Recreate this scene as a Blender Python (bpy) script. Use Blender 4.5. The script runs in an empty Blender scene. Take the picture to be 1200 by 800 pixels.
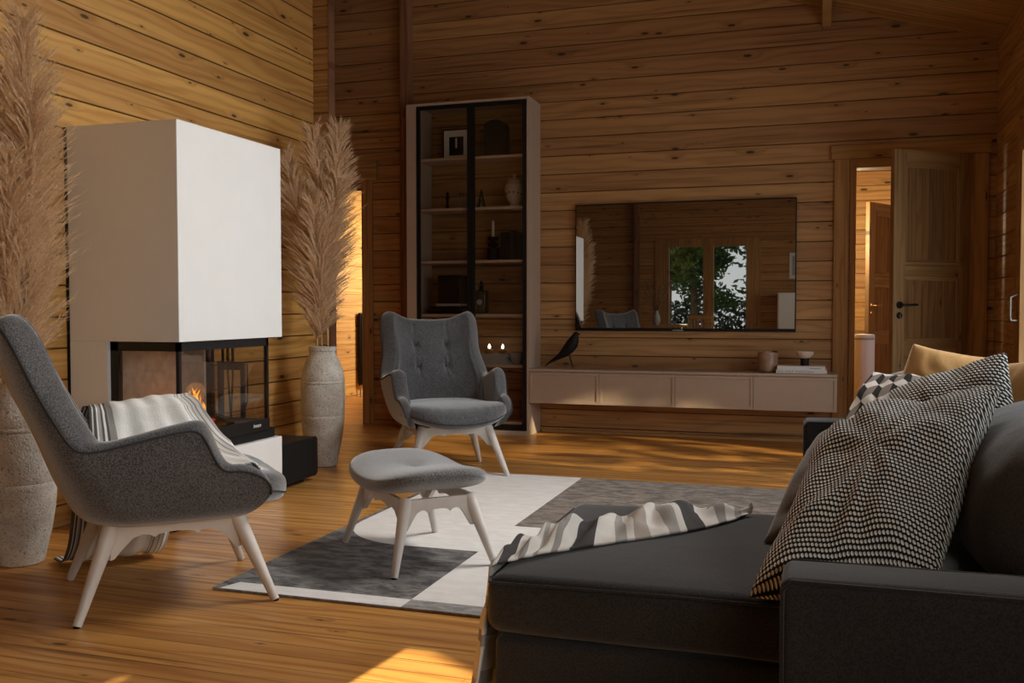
import bpy, bmesh, math, random
from mathutils import Vector, Matrix, noise
R = math.radians
C = bpy.context.scene.collection
rng = random.Random(7)

# ------------------------------------------------------------------ helpers
class MB:
    """collects geometry in world metres, later linked as ONE mesh object"""
    def __init__(s): s.v = []; s.f = []; s.m = []; s.uv = {}; s.mi = 0
    def add(s, vs, fs, mi=None):
        o = len(s.v); s.v += [Vector(p) for p in vs]
        for f in fs: s.f.append([i + o for i in f]); s.m.append(s.mi if mi is None else mi)
        return o
    def box(s, x0, x1, y0, y1, z0, z1, b=0.0, mi=None, seg=2):
        bm = bmesh.new(); bmesh.ops.create_cube(bm, size=1)
        for v in bm.verts: v.co = Vector((x0 + (v.co.x + .5) * (x1 - x0), y0 + (v.co.y + .5) * (y1 - y0), z0 + (v.co.z + .5) * (z1 - z0)))
        if b > 0: bmesh.ops.bevel(bm, geom=bm.edges[:], offset=b, segments=seg, profile=.5, affect='EDGES')
        bm.verts.ensure_lookup_table()
        s.add([v.co.copy() for v in bm.verts], [[v.index for v in f.verts] for f in bm.faces], mi); bm.free(); return s
    def tube(s, pts, r, n=10, mi=None, caps=True):
        pts = [Vector(p) for p in pts]
        rs = r if isinstance(r, (list, tuple)) else [r] * len(pts)
        vs = []; fs = []; prev = None
        for i, p in enumerate(pts):
            t = (pts[min(i + 1, len(pts) - 1)] - pts[max(i - 1, 0)]).normalized()
            if prev is None: a = t.orthogonal().normalized()
            else: a = (prev - t * prev.dot(t)); a = a.normalized() if a.length > 1e-6 else t.orthogonal().normalized()
            prev = a; b = t.cross(a)
            for k in range(n):
                an = 2 * math.pi * k / n; vs.append(p + (a * math.cos(an) + b * math.sin(an)) * rs[i])
        for i in range(len(pts) - 1):
            for k in range(n):
                k2 = (k + 1) % n; fs.append([i * n + k, i * n + k2, (i + 1) * n + k2, (i + 1) * n + k])
        if caps: fs.append(list(range(n))[::-1]); fs.append([(len(pts) - 1) * n + k for k in range(n)])
        s.add(vs, fs, mi); return s
    def lathe(s, c, prof, n=48, mi=None, ax=2):
        vs = []; fs = []
        for (r, z) in prof:
            for k in range(n):
                a = 2 * math.pi * k / n
                q = (r * math.cos(a), r * math.sin(a), z) if ax == 2 else (r * math.cos(a), z, r * math.sin(a))
                vs.append(Vector(c) + Vector(q))
        for i in range(len(prof) - 1):
            for k in range(n):
                k2 = (k + 1) % n; fs.append([i * n + k, i * n + k2, (i + 1) * n + k2, (i + 1) * n + k])
        if prof[0][0] > 1e-4: fs.append(list(range(n))[::-1])
        if prof[-1][0] > 1e-4: fs.append([(len(prof) - 1) * n + k for k in range(n)])
        s.add(vs, fs, mi); return s
    def prism(s, poly, d, mi=None):
        """poly: list of 3D points, extruded by vector d"""
        n = len(poly); P = [Vector(p) for p in poly]; d = Vector(d)
        s.add(P + [p + d for p in P], [list(range(n))[::-1], list(range(n, 2 * n))] + [[i, (i + 1) % n, n + (i + 1) % n, n + i] for i in range(n)], mi); return s
    def grid(s, fn, nu, nv, mi=None, uv=True, wrap=False):
        o = len(s.v)
        for j in range(nv + 1):
            for i in range(nu + (0 if wrap else 1)):
                s.v.append(Vector(fn(i / nu, j / nv)))
                if uv: s.uv[len(s.v) - 1] = (i / nu, j / nv)
        w = nu if wrap else nu + 1
        for j in range(nv):
            for i in range(nu):
                i2 = (i + 1) % nu if wrap else i + 1
                s.f.append([o + j * w + i, o + j * w + i2, o + (j + 1) * w + i2, o + (j + 1) * w + i]); s.m.append(s.mi if mi is None else mi)
        return o

def wl(p):
    v = Vector((0, 0, 0))
    while p is not None: v += p.location; p = p.parent
    return v

def build(mb, name, mat, parent=None, origin=None, smooth=None, local=False, solid=0, sub=0, fixn=True):
    me = bpy.data.meshes.new(name)
    off = Vector((0, 0, 0))
    if parent is not None and not local: off = wl(parent)
    elif origin is not None: off = Vector(origin)
    me.from_pydata([tuple(v - off) for v in mb.v], [], mb.f)
    for m in (mat if isinstance(mat, (list, tuple)) else [mat]): me.materials.append(m)
    for p, i in zip(me.polygons, mb.m): p.material_index = i
    if mb.uv:
        ul = me.uv_layers.new(name='UVMap')
        for l in me.loops: ul.data[l.index].uv = mb.uv.get(l.vertex_index, (0, 0))
    if fixn:
        bm = bmesh.new(); bm.from_mesh(me); bmesh.ops.recalc_face_normals(bm, faces=bm.faces[:]); bm.to_mesh(me); bm.free()
    o = bpy.data.objects.new(name, me); C.objects.link(o)
    if parent is not None: o.parent = parent
    elif origin is not None: o.location = origin
    if smooth is not None:
        for p in me.polygons: p.use_smooth = True
        me.set_sharp_from_angle(angle=R(smooth))
    if solid:
        m = o.modifiers.new('s', 'SOLIDIFY'); m.thickness = solid; m.offset = 0
    if sub:
        m = o.modifiers.new('d', 'SUBSURF'); m.levels = sub; m.render_levels = sub
    return o

def thing(name, label, cat, loc=(0, 0, 0), rz=0, group=None):
    o = bpy.data.objects.new(name, None); C.objects.link(o); o.location = loc; o.rotation_euler = (0, 0, rz)
    o.empty_display_size = .05; return tag(o, label, cat, group)
def tag(o, label, cat, group=None):
    o['label'] = label; o['category'] = cat
    if group: o['group'] = group
    return o
def struct(o): o['kind'] = 'structure'; return o

# ------------------------------------------------------------------ materials
def newmat(name):
    m = bpy.data.materials.new(name); m.use_nodes = True
    nt = m.node_tree; b = nt.nodes['Principled BSDF']; return m, nt, b
def N(nt, t, **k):
    n = nt.nodes.new(t)
    for a, v in k.items(): setattr(n, a, v)
    return n
def math_(nt, op, a, b=None, c=None):
    n = N(nt, 'ShaderNodeMath', operation=op)
    for i, x in enumerate((a, b, c)):
        if x is None: continue
        if isinstance(x, (int, float)): n.inputs[i].default_value = x
        else: nt.links.new(x, n.inputs[i])
    return n.outputs[0]
def vec(nt, x, y, z):
    n = N(nt, 'ShaderNodeCombineXYZ')
    for i, q in enumerate((x, y, z)):
        if isinstance(q, (int, float)): n.inputs[i].default_value = q
        else: nt.links.new(q, n.inputs[i])
    return n.outputs[0]
def mixc(nt, f, a, b, blend='MIX'):
    n = N(nt, 'ShaderNodeMix', data_type='RGBA', blend_type=blend)
    for i, q in ((0, f), (6, a), (7, b)):
        if isinstance(q, (int, float)): n.inputs[i].default_value = q
        elif isinstance(q, tuple): n.inputs[i].default_value = (*q, 1)
        else: nt.links.new(q, n.inputs[i])
    return n.outputs[2]
def smooth(nt, x, lo, hi, a=0., b=1.):
    n = N(nt, 'ShaderNodeMapRange', interpolation_type='SMOOTHSTEP')
    nt.links.new(x, n.inputs[0]); n.inputs[1].default_value = lo; n.inputs[2].default_value = hi
    n.inputs[3].default_value = a; n.inputs[4].default_value = b; return n.outputs[0]
def noise_(nt, v, scale, detail=3, rough=.5, dist=0):
    n = N(nt, 'ShaderNodeTexNoise'); nt.links.new(v, n.inputs['Vector'])
    n.inputs['Scale'].default_value = scale; n.inputs['Detail'].default_value = detail
    n.inputs['Roughness'].default_value = rough; n.inputs['Distortion'].default_value = dist; return n.outputs[0]
def bump(nt, b, h, s=.3, d=.01):
    n = N(nt, 'ShaderNodeBump'); nt.links.new(h, n.inputs['Height']); n.inputs['Strength'].default_value = s
    n.inputs['Distance'].default_value = d; nt.links.new(n.outputs[0], b.inputs['Normal'])

def plain(name, col, rough=.5, metal=0, spec=.5, nz=0, ns=60, bs=0, sheen=0):
    m, nt, b = newmat(name)
    b.inputs['Roughness'].default_value = rough; b.inputs['Metallic'].default_value = metal
    b.inputs['Specular IOR Level'].default_value = spec
    if sheen: b.inputs['Sheen Weight'].default_value = sheen; b.inputs['Sheen Roughness'].default_value = .4
    tc = N(nt, 'ShaderNodeTexCoord').outputs['Object']
    n = noise_(nt, tc, ns, 3)
    lo = tuple(c * (1 - nz) for c in col); hi = tuple(min(1, c * (1 + nz)) for c in col)
    nt.links.new(mixc(nt, smooth(nt, n, .3, .7), lo, hi), b.inputs['Base Color'])
    if bs: bump(nt, b, n, bs, .004)
    return m

def wood(name, al='x', ac='z', pitch=.1525, z0=.043, c1=(.47, .27, .105), c2=(.30, .145, .05), tint=.5, rough=.55, knots=1.0, seam=.0016, kd=1.0, coat=0, ends=0, streak=1.0):
    m, nt, b = newmat(name)
    tc = N(nt, 'ShaderNodeTexCoord'); sp = N(nt, 'ShaderNodeSeparateXYZ'); nt.links.new(tc.outputs['Object'], sp.inputs[0])
    ax = dict(x=sp.outputs[0], y=sp.outputs[1], z=sp.outputs[2])
    a = ax[al]; c = ax[ac]; t = ax[[q for q in 'xyz' if q not in (al, ac)][0]]
    q = math_(nt, 'DIVIDE', math_(nt, 'SUBTRACT', c, z0), pitch)
    idx = math_(nt, 'FLOOR', q); fr = math_(nt, 'SUBTRACT', q, idx)
    wn = N(nt, 'ShaderNodeTexWhiteNoise', noise_dimensions='1D'); nt.links.new(math_(nt, 'ADD', idx, .37), wn.inputs['W'])
    ws = N(nt, 'ShaderNodeSeparateColor'); nt.links.new(wn.outputs['Color'], ws.inputs[0])
    r1, r2, r3 = ws.outputs[0], ws.outputs[1], ws.outputs[2]
    a2 = math_(nt, 'ADD', a, math_(nt, 'MULTIPLY', r1, 41.)); c2_ = math_(nt, 'ADD', c, math_(nt, 'MULTIPLY', r2, 17.))
    # knots first: they bend the grain
    kv = vec(nt, math_(nt, 'MULTIPLY', a2, 2.1), math_(nt, 'MULTIPLY', c2_, 6.2), 0)
    vo = N(nt, 'ShaderNodeTexVoronoi', voronoi_dimensions='2D'); nt.links.new(kv, vo.inputs['Vector']); vo.inputs['Scale'].default_value = 1
    vs = N(nt, 'ShaderNodeSeparateColor'); nt.links.new(vo.outputs['Color'], vs.inputs[0])
    gate = math_(nt, 'GREATER_THAN', vs.outputs[0], 1 - .85 * knots)
    size = math_(nt, 'MULTIPLY_ADD', math_(nt, 'POWER', vs.outputs[1], 2.0), .065, .022)
    kd_ = math_(nt, 'DIVIDE', vo.outputs['Distance'], size)
    core = math_(nt, 'MULTIPLY', smooth(nt, kd_, .6, 1.15, 1, 0), gate)
    halo = math_(nt, 'MULTIPLY', smooth(nt, kd_, .9, 4.2, 1, 0), gate)
    # grain
    wob = noise_(nt, vec(nt, math_(nt, 'MULTIPLY', a2, .9), math_(nt, 'MULTIPLY', c2_, 5), t), 1, 2)
    ph = math_(nt, 'ADD', math_(nt, 'MULTIPLY', c2_, 95.), math_(nt, 'MULTIPLY', wob, 26.))
    ph = math_(nt, 'ADD', ph, math_(nt, 'MULTIPLY', halo, 4.))
    ring = math_(nt, 'MULTIPLY_ADD', math_(nt, 'SINE', ph), .5, .5)
    ring = math_(nt, 'POWER', ring, 2.2)
    fib = noise_(nt, vec(nt, math_(nt, 'MULTIPLY', a2, 2.5), math_(nt, 'MULTIPLY', c2_, 120), math_(nt, 'MULTIPLY', t, 30)), 1, 3, .6)
    brd = noise_(nt, vec(nt, math_(nt, 'MULTIPLY', a2, .5), math_(nt, 'MULTIPLY', c2_, 9), 0), 1, 3, .5)
    g = math_(nt, 'ADD', math_(nt, 'MULTIPLY', ring, .48), math_(nt, 'MULTIPLY', smooth(nt, brd, .35, .7), .45))
    g = math_(nt, 'ADD', g, math_(nt, 'MULTIPLY', math_(nt, 'SUBTRACT', fib, .5), .5))
    # long dark summerwood streaks
    stn = noise_(nt, vec(nt, math_(nt, 'MULTIPLY', a2, .45), math_(nt, 'MULTIPLY', c2_, 42), 0), 1, 2, .55)
    stk = math_(nt, 'MULTIPLY', smooth(nt, stn, .52, .66), smooth(nt, noise_(nt, vec(nt, a2, math_(nt, 'MULTIPLY', c2_, 3), 0), .8, 1), .42, .6))
    col = mixc(nt, g, c1, c2)
    col = mixc(nt, math_(nt, 'MULTIPLY', stk, .62 * streak), col, tuple(x * .42 for x in c2))
    # every board its own tone
    yel = mixc(nt, r3, (.80, .70, .60), (1.20, 1.17, .95)); col = mixc(nt, tint * 1.6 if tint < .6 else .95, col, yel, 'MULTIPLY')
    col = mixc(nt, math_(nt, 'MULTIPLY', halo, .35), col, tuple(x * .62 for x in c2))
    col = mixc(nt, math_(nt, 'MULTIPLY', core, .9 * kd), col, (.045, .018, .007))
    if seam:
        e = math_(nt, 'MINIMUM', fr, math_(nt, 'SUBTRACT', 1, fr))
        sm = smooth(nt, e, seam / pitch * .6, seam / pitch * 1.8, 1, 0)
        col = mixc(nt, math_(nt, 'MULTIPLY', sm, .85), col, (.05, .022, .008))
    if ends:
        al_ = math_(nt, 'DIVIDE', math_(nt, 'ADD', a, math_(nt, 'MULTIPLY', r1, ends)), ends)
        fa = math_(nt, 'FRACT', al_); e2 = smooth(nt, fa, 0, .0012, 1, 0)
        col = mixc(nt, math_(nt, 'MULTIPLY', e2, .8), col, (.05, .022, .008))
    nt.links.new(col, b.inputs['Base Color'])
    rr = math_(nt, 'MULTIPLY_ADD', g, .18, rough - .06); nt.links.new(rr, b.inputs['Roughness'])
    b.inputs['Specular IOR Level'].default_value = .35
    if coat: b.inputs['Coat Weight'].default_value = coat; b.inputs['Coat Roughness'].default_value = .25
    bump(nt, b, math_(nt, 'SUBTRACT', math_(nt, 'ADD', fib, g), core), .12, .002)
    return m

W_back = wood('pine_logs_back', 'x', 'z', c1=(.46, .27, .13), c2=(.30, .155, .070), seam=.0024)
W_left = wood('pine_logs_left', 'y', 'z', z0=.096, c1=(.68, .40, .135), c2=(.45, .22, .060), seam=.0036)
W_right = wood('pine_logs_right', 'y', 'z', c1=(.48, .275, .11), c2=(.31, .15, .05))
W_room = wood('pine_logs_far_room', 'y', 'z', pitch=.30, z0=.02, c1=(.62, .40, .15), c2=(.46, .25, .08))
W_floor = wood('pine_floorboards', 'x', 'y', pitch=.088, z0=.01, c1=(.55, .29, .09), c2=(.33, .13, .032), rough=.34, seam=.0014, knots=.6, tint=.55, ends=3.1, kd=.9, streak=1.25)
W_ceil = wood('pine_ceiling_boards', 'x', 'y', pitch=.12, z0=0, c1=(.42, .25, .10), c2=(.28, .14, .05), knots=.5)
W_v = wood('pine_upright_boards', 'z', 'x', pitch=.14, z0=.03, c1=(.44, .255, .10), c2=(.29, .145, .05), seam=0, knots=.55, tint=.3)
W_vd = wood('pine_door_panel_boards', 'z', 'x', pitch=.062, z0=.0, c1=(.27, .15, .058), c2=(.17, .08, .03), seam=.0014, knots=.5, tint=.3)
W_h = wood('pine_rails', 'x', 'z', pitch=.17, z0=.07, c1=(.44, .255, .10), c2=(.29, .145, .05), seam=0, knots=.4, tint=.3)
W_post = wood('rough_log_end_post', 'z', 'x', pitch=.3, z0=.1, c1=(.30, .15, .09), c2=(.12, .055, .032), seam=0, knots=1.2, tint=.3)
W_small = wood('small_pine', 'x', 'z', pitch=.2, z0=0, c1=(.50, .30, .13), c2=(.34, .17, .06), seam=0, knots=0)

def fabric(name, c1, c2, sc=320, sheen=.4, rough=.9, bs=.5, soft=0):
    m, nt, b = newmat(name)
    tc = N(nt, 'ShaderNodeTexCoord').outputs['Object']
    n1 = noise_(nt, tc, sc, 2, .7); n2 = noise_(nt, tc, 5, 2)
    f = smooth(nt, n1, .38, .62)
    col = mixc(nt, f, c1, c2)
    col = mixc(nt, .35, col, mixc(nt, smooth(nt, n2, .3, .7), tuple(.75 for _ in c1), (1.2, 1.2, 1.2)), 'MULTIPLY')
    nt.links.new(col, b.inputs['Base Color']); b.inputs['Roughness'].default_value = rough
    b.inputs['Specular IOR Level'].default_value = .15
    b.inputs['Sheen Weight'].default_value = sheen; b.inputs['Sheen Roughness'].default_value = .45
    h = n1
    if soft: h = math_(nt, 'ADD', n1, math_(nt, 'MULTIPLY', noise_(nt, tc, 9, 3), soft))
    bump(nt, b, h, bs, .003); return m
F_chair = fabric('grey_felt_wool', (.036, .038, .043), (.125, .125, .130), 210, .9)
F_stool = fabric('pale_grey_felt_wool', (.065, .065, .067), (.20, .197, .193), 210, .8)
F_sofa = fabric('charcoal_velour', (.017, .0155, .015), (.030, .028, .027), 240, .22, .8, .2, 3)
F_mustard = fabric('mustard_linen', (.50, .27, .09), (.62, .36, .13), 420, .3, .9, .35, 2)
F_taupe = fabric('taupe_suede', (.14, .115, .085), (.20, .165, .125), 220, .3, .85, .3, 3)
F_greyc = fabric('warm_grey_velour', (.040, .035, .031), (.065, .058, .050), 180, .35, .8, .25, 4)
F_blue = fabric('dark_blue_cotton', (.05, .065, .10), (.08, .10, .15), 200, .3)
M_pipe = plain('dark_piping', (.03, .03, .033), .9)
M_whitewood = plain('white_stained_wood', (.62, .57, .52), .45, nz=.05, ns=12)
M_white = plain('white_plaster', (.80, .80, .79), .55, nz=.01, ns=8)
M_black = plain('black_metal', (.012, .012, .013), .38, .3)
M_blackm = plain('matt_black', (.006, .006, .006), .6, spec=.25)
M_inner = plain('firebrick_lining', (.46, .36, .29), .7, nz=.15, ns=20)
M_taupe = plain('taupe_lacquer', (.45, .345, .265), .45, nz=.02, ns=6)
M_taupel = plain('taupe_shelf_edge', (.62, .46, .35), .5)
M_steel = plain('brushed_steel', (.35, .34, .32), .35, .9)
M_paper = plain('white_paper', (.72, .71, .68), .7)
M_ink = plain('grey_ink', (.12, .12, .12), .7)
M_ceram = plain('ceramic_white', (.62, .52, .45), .35, nz=.06, ns=40)
M_ceram2 = plain('ceramic_pale_blue', (.42, .42, .42), .3)
M_candle = plain('candle_wax', (.75, .68, .56), .5)
M_gold = plain('aged_gold', (.35, .20, .07), .35, .7)
M_leaf = plain('leaf_green', (.045, .10, .02), .6, nz=.5, ns=3)
M_leafd = plain('hedge_green', (.03, .055, .03), .7, nz=.5, ns=4)
M_bark = plain('bark', (.10, .07, .045), .9, nz=.3)
M_grass = plain('grass_ground', (.10, .15, .06), .9, nz=.3)
M_chairgrey = M_ceram2

def pampas_mat():
    m, nt, b = newmat('dried_pampas')
    tc = N(nt, 'ShaderNodeTexCoord').outputs['Object']; n = noise_(nt, tc, 70, 3)
    nt.links.new(mixc(nt, smooth(nt, n, .35, .65), (.68, .46, .28), (.98, .82, .58)), b.inputs['Base Color'])
    b.inputs['Roughness'].default_value = .85; b.inputs['Specular IOR Level'].default_value = .2
    b.inputs['Subsurface Weight'].default_value = 0
    tr = N(nt, 'ShaderNodeBsdfTranslucent'); tr.inputs[0].default_value = (.75, .55, .36, 1)
    mx = N(nt, 'ShaderNodeMixShader'); mx.inputs[0].default_value = .42
    nt.links.new(b.outputs[0], mx.inputs[1]); nt.links.new(tr.outputs[0], mx.inputs[2])
    nt.links.new(mx.outputs[0], nt.nodes['Material Output'].inputs[0]); return m
M_pampas = pampas_mat()
M_stem = plain('straw_stem', (.55, .42, .24), .6, nz=.1)

def vase_mat():
    m, nt, b = newmat('weathered_stoneware')
    tc = N(nt, 'ShaderNodeTexCoord').outputs['Object']
    n1 = noise_(nt, tc, 9, 5, .65); n2 = noise_(nt, tc, 90, 4, .7)
    vo = N(nt, 'ShaderNodeTexVoronoi'); nt.links.new(tc, vo.inputs['Vector']); vo.inputs['Scale'].default_value = 75
    col = mixc(nt, smooth(nt, n1, .3, .7), (.48, .44, .385), (.68, .64, .575))
    col = mixc(nt, smooth(nt, n2, .52, .72), col, (.20, .17, .14))
    nt.links.new(col, b.inputs['Base Color']); b.inputs['Roughness'].default_value = .9; b.inputs['Specular IOR Level'].default_value = .2
    h = math_(nt, 'ADD', n2, math_(nt, 'MULTIPLY', smooth(nt, vo.outputs['Distance'], .1, .5), .4))
    bump(nt, b, h, .7, .004); return m
M_vase = vase_mat()

def glass_mat(name, tint=(1, 1, 1), refl=.07, rough=.01):
    m, nt, b = newmat(name); nt.nodes.remove(b)
    t = N(nt, 'ShaderNodeBsdfTransparent'); t.inputs[0].default_value = (*tint, 1)
    g = N(nt, 'ShaderNodeBsdfGlossy'); g.inputs['Roughness'].default_value = rough
    fr = N(nt, 'ShaderNodeLayerWeight'); fr.inputs[0].default_value = .25
    f = math_(nt, 'MULTIPLY_ADD', fr.outputs['Fresnel'], .35, refl)
    mx = N(nt, 'ShaderNodeMixShader'); nt.links.new(f, mx.inputs[0]); nt.links.new(t.outputs[0], mx.inputs[1]); nt.links.new(g.outputs[0], mx.inputs[2])
    nt.links.new(mx.outputs[0], nt.nodes['Material Output'].inputs[0]); return m
G_clear = glass_mat('clear_glass', (.97, .98, .97), .02)
G_smoke = glass_mat('smoked_glass', (.88, .87, .85), .01)
G_fire = glass_mat('stove_glass', (.88, .86, .84), .03)

def tv_mat():
    m, nt, b = newmat('glossy_black_screen')
    b.inputs['Base Color'].default_value = (.008, .008, .008, 1); b.inputs['Roughness'].default_value = .03
    g = N(nt, 'ShaderNodeBsdfGlossy'); g.inputs[0].default_value = (.95, .92, .86, 1); g.inputs['Roughness'].default_value = .004
    mx = N(nt, 'ShaderNodeMixShader'); mx.inputs[0].default_value = .34
    nt.links.new(b.outputs[0], mx.inputs[1]); nt.links.new(g.outputs[0], mx.inputs[2])
    nt.links.new(mx.outputs[0], nt.nodes['Material Output'].inputs[0]); return m
M_screen = tv_mat()

def emit(name, col, s, col2=None):
    m, nt, b = newmat(name); nt.nodes.remove(b)
    e = N(nt, 'ShaderNodeEmission'); e.inputs[0].default_value = (*col, 1); e.inputs[1].default_value = s
    if col2:
        tc = N(nt, 'ShaderNodeTexCoord').outputs['Object']; n = noise_(nt, tc, 45, 2)
        nt.links.new(mixc(nt, smooth(nt, n, .42, .6), col, col2), e.inputs[0])
    nt.links.new(e.outputs[0], nt.nodes['Material Output'].inputs[0]); return m
M_flame = emit('flame', (1, .55, .08), 2.4, (1, .18, .01))
M_ember = emit('ember', (1, .10, .02), .9, (.3, .02, .01))
M_tiny = emit('tealight_flame', (1, .85, .65), 9)

def rugmat(name, c1, c2, sc=14, st=5):
    m, nt, b = newmat(name)
    tc = N(nt, 'ShaderNodeTexCoord').outputs['Object']; sp = N(nt, 'ShaderNodeSeparateXYZ'); nt.links.new(tc, sp.inputs[0])
    v = vec(nt, sp.outputs[0], math_(nt, 'MULTIPLY', sp.outputs[1], st * .5), 0)
    n1 = noise_(nt, v, sc, 5, .7, .4); n2 = noise_(nt, tc, 380, 2)
    f = math_(nt, 'ADD', smooth(nt, n1, .35, .65), math_(nt, 'MULTIPLY', math_(nt, 'SUBTRACT', n2, .5), .8))
    nt.links.new(mixc(nt, f, c1, c2), b.inputs['Base Color']); b.inputs['Roughness'].default_value = .95
    b.inputs['Specular IOR Level'].default_value = .1; b.inputs['Sheen Weight'].default_value = .2
    bump(nt, b, n2, .6, .004); return m
RG_dark = rugmat('rug_charcoal_pile', (.028, .026, .025), (.22, .205, .19), 9, 4)
RG_white = rugmat('rug_cream_pile', (.74, .71, .67), (.83, .80, .76), 8)
RG_brown = rugmat('rug_greybrown_pile', (.085, .066, .050), (.30, .245, .195), 9, 4)
RG_grey = rugmat('rug_light_grey_pile', (.19, .18, .17), (.38, .36, .34))

def knit_mat(name, cnt):
    m, nt, b = newmat(name)
    uv = N(nt, 'ShaderNodeTexCoord').outputs['UV']; sp = N(nt, 'ShaderNodeSeparateXYZ'); nt.links.new(uv, sp.inputs[0])
    def pat(n_):
        V = math_(nt, 'MULTIPLY', sp.outputs[1], n_); row = math_(nt, 'FLOOR', V)
        U = math_(nt, 'ADD', math_(nt, 'MULTIPLY', sp.outputs[0], n_ * .82), math_(nt, 'MULTIPLY', math_(nt, 'MODULO', row, 2), .5))
        fu = math_(nt, 'SUBTRACT', math_(nt, 'FRACT', U), .5); fv = math_(nt, 'SUBTRACT', math_(nt, 'FRACT', V), .5)
        sk = math_(nt, 'ADD', fu, math_(nt, 'MULTIPLY', fv, .35))
        return math_(nt, 'SQRT', math_(nt, 'ADD', math_(nt, 'MULTIPLY', math_(nt, 'POWER', math_(nt, 'MULTIPLY', sk, 2.35), 2), 1), math_(nt, 'POWER', math_(nt, 'MULTIPLY', fv, 2.55), 2)))
    d = pat(cnt)
    w = smooth(nt, d, .80, 1.0, 1, 0)
    nt.links.new(mixc(nt, w, (.014, .013, .012), (.90, .87, .80)), b.inputs['Base Color'])
    b.inputs['Roughness'].default_value = .92; b.inputs['Specular IOR Level'].default_value = .15
    bump(nt, b, smooth(nt, d, 0, 1.1, 1, 0), .8, .006); return m
M_knit = knit_mat('black_white_basket_knit', 56); M_knit2 = knit_mat('small_black_white_basket_knit', 40)
def attr_mat(name, rough=.9):
    m, nt, b = newmat(name); a = N(nt, 'ShaderNodeAttribute'); a.attribute_name = 'pat'
    nt.links.new(a.outputs['Color'], b.inputs['Base Color']); b.inputs['Roughness'].default_value = rough
    b.inputs['Specular IOR Level'].default_value = .15
    tc = N(nt, 'ShaderNodeTexCoord').outputs['Object']; bump(nt, b, noise_(nt, tc, 300, 2), .3, .003); return m
M_pat = attr_mat('printed_cotton')
def stripes(name, stops, n2s=200):
    """stops: list of (pos, colour) along UV v, constant interpolation"""
    m, nt, b = newmat(name)
    uv = N(nt, 'ShaderNodeTexCoord').outputs['UV']; sp = N(nt, 'ShaderNodeSeparateXYZ'); nt.links.new(uv, sp.inputs[0])
    r = N(nt, 'ShaderNodeValToRGB'); cr = r.color_ramp; cr.interpolation = 'CONSTANT'
    cr.elements[0].position = stops[0][0]; cr.elements[0].color = (*stops[0][1], 1)
    cr.elements[1].position = stops[1][0]; cr.elements[1].color = (*stops[1][1], 1)
    for p, c in stops[2:]:
        e = cr.elements.new(p); e.color = (*c, 1)
    nt.links.new(sp.outputs[0], r.inputs[0])
    tc = N(nt, 'ShaderNodeTexCoord').outputs['Object']; n = noise_(nt, tc, n2s, 2)
    nt.links.new(mixc(nt, .3, r.outputs[0], mixc(nt, n, (.8, .8, .8), (1.1, 1.1, 1.1)), 'MULTIPLY'), b.inputs['Base Color'])
    b.inputs['Roughness'].default_value = .95; b.inputs['Specular IOR Level'].default_value = .1
    bump(nt, b, n, .4, .003); return m

# ------------------------------------------------------------------ room shell
YB = 7.737; XL = -3.50; XR = 1.223; PIT = .1525; YR = -3.0
def logs(mb, axis, fix, n, a0, a1, z0, z1, zoff, th=.12, g=.006, d=.007):
    """horizontal logs with V joints; face lies at `fix`, outward normal sign n along the fixed axis"""
    zs = []; k = math.floor((z0 - zoff) / PIT)
    prof = []   # (z, depth)
    z = zoff + k * PIT
    prof.append((z0, 0))
    while z < z1 + PIT:
        for zz, dd in ((z - g, 0), (z, d), (z + g, 0)):
            if z0 < zz < z1: prof.append((zz, dd))
        z += PIT
    prof.append((z1, 0))
    def P(a, z, dep): return (a, fix - n * dep, z) if axis == 'x' else (fix - n * dep, a, z)
    poly = [P(a0, z, dd) for z, dd in prof] + [P(a0, z1, th), P(a0, z0, th)]
    mb.prism(poly, (a1 - a0, 0, 0) if axis == 'x' else (0, a1 - a0, 0))
def wall(name, mat, segs):
    mb = MB()
    for s in segs: logs(mb, *s)
    o = build(mb, name, mat); struct(o); return o
ZT = 5.7
# back wall: opening for left doorway x -4.75..-3.946 (z<2.13), right door x .254...1.045 (z<2.13)
DL0, DL1, DLZ = -4.76, -3.946, 2.13
DR0, DR1, DRZ = .254, 1.055, 2.15
wall('wall_back', W_back, [('x', YB, -1, -5.35, DL0, 0, ZT, .043), ('x', YB, -1, DL0, DL1, DLZ, ZT, .043), ('x', YB, -1, DL1, DR0, 0, ZT, .043),
                           ('x', YB, -1, DR0, DR1, DRZ, ZT, .043), ('x', YB, -1, DR1, XR + .12, 0, ZT, .043)])
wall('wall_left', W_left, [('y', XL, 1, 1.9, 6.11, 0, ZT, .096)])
wall('wall_stub', wood('pine_logs_stub', 'x', 'z', z0=.02, c1=(.50, .30, .13), c2=(.34, .17, .06)), [('x', 6.11, -1, XL - .06, -3.378, 0, ZT, .02, .078)])
o = build(MB().box(-3.378, -3.372, 6.106, 6.192, 0, ZT), 'trim_1', W_post); struct(o)
# right wall: window y 2.7..5.0 z .95..2.1 ; patio door y 5.62..6.70 z 0..2.12 ; window y -2..1.0
wall('wall_right', W_right, [('y', XR, -1, YR, -1.8, 0, ZT, .043), ('y', XR, -1, -1.8, 1.1, 0, .95, .043), ('y', XR, -1, -1.8, 1.1, 2.15, ZT, .043),
    ('y', XR, -1, 1.1, 2.5, 0, ZT, .043), ('y', XR, -1, 2.5, 4.9, 0, .95, .043), ('y', XR, -1, 2.5, 4.9, 2.15, ZT, .043), ('y', XR, -1, 4.9, 5.3, 0, ZT, .043),
    ('y', XR, -1, 5.3, 6.78, 2.12, ZT, .043), ('y', XR, -1, 6.78, YB, 0, ZT, .043)])
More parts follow.
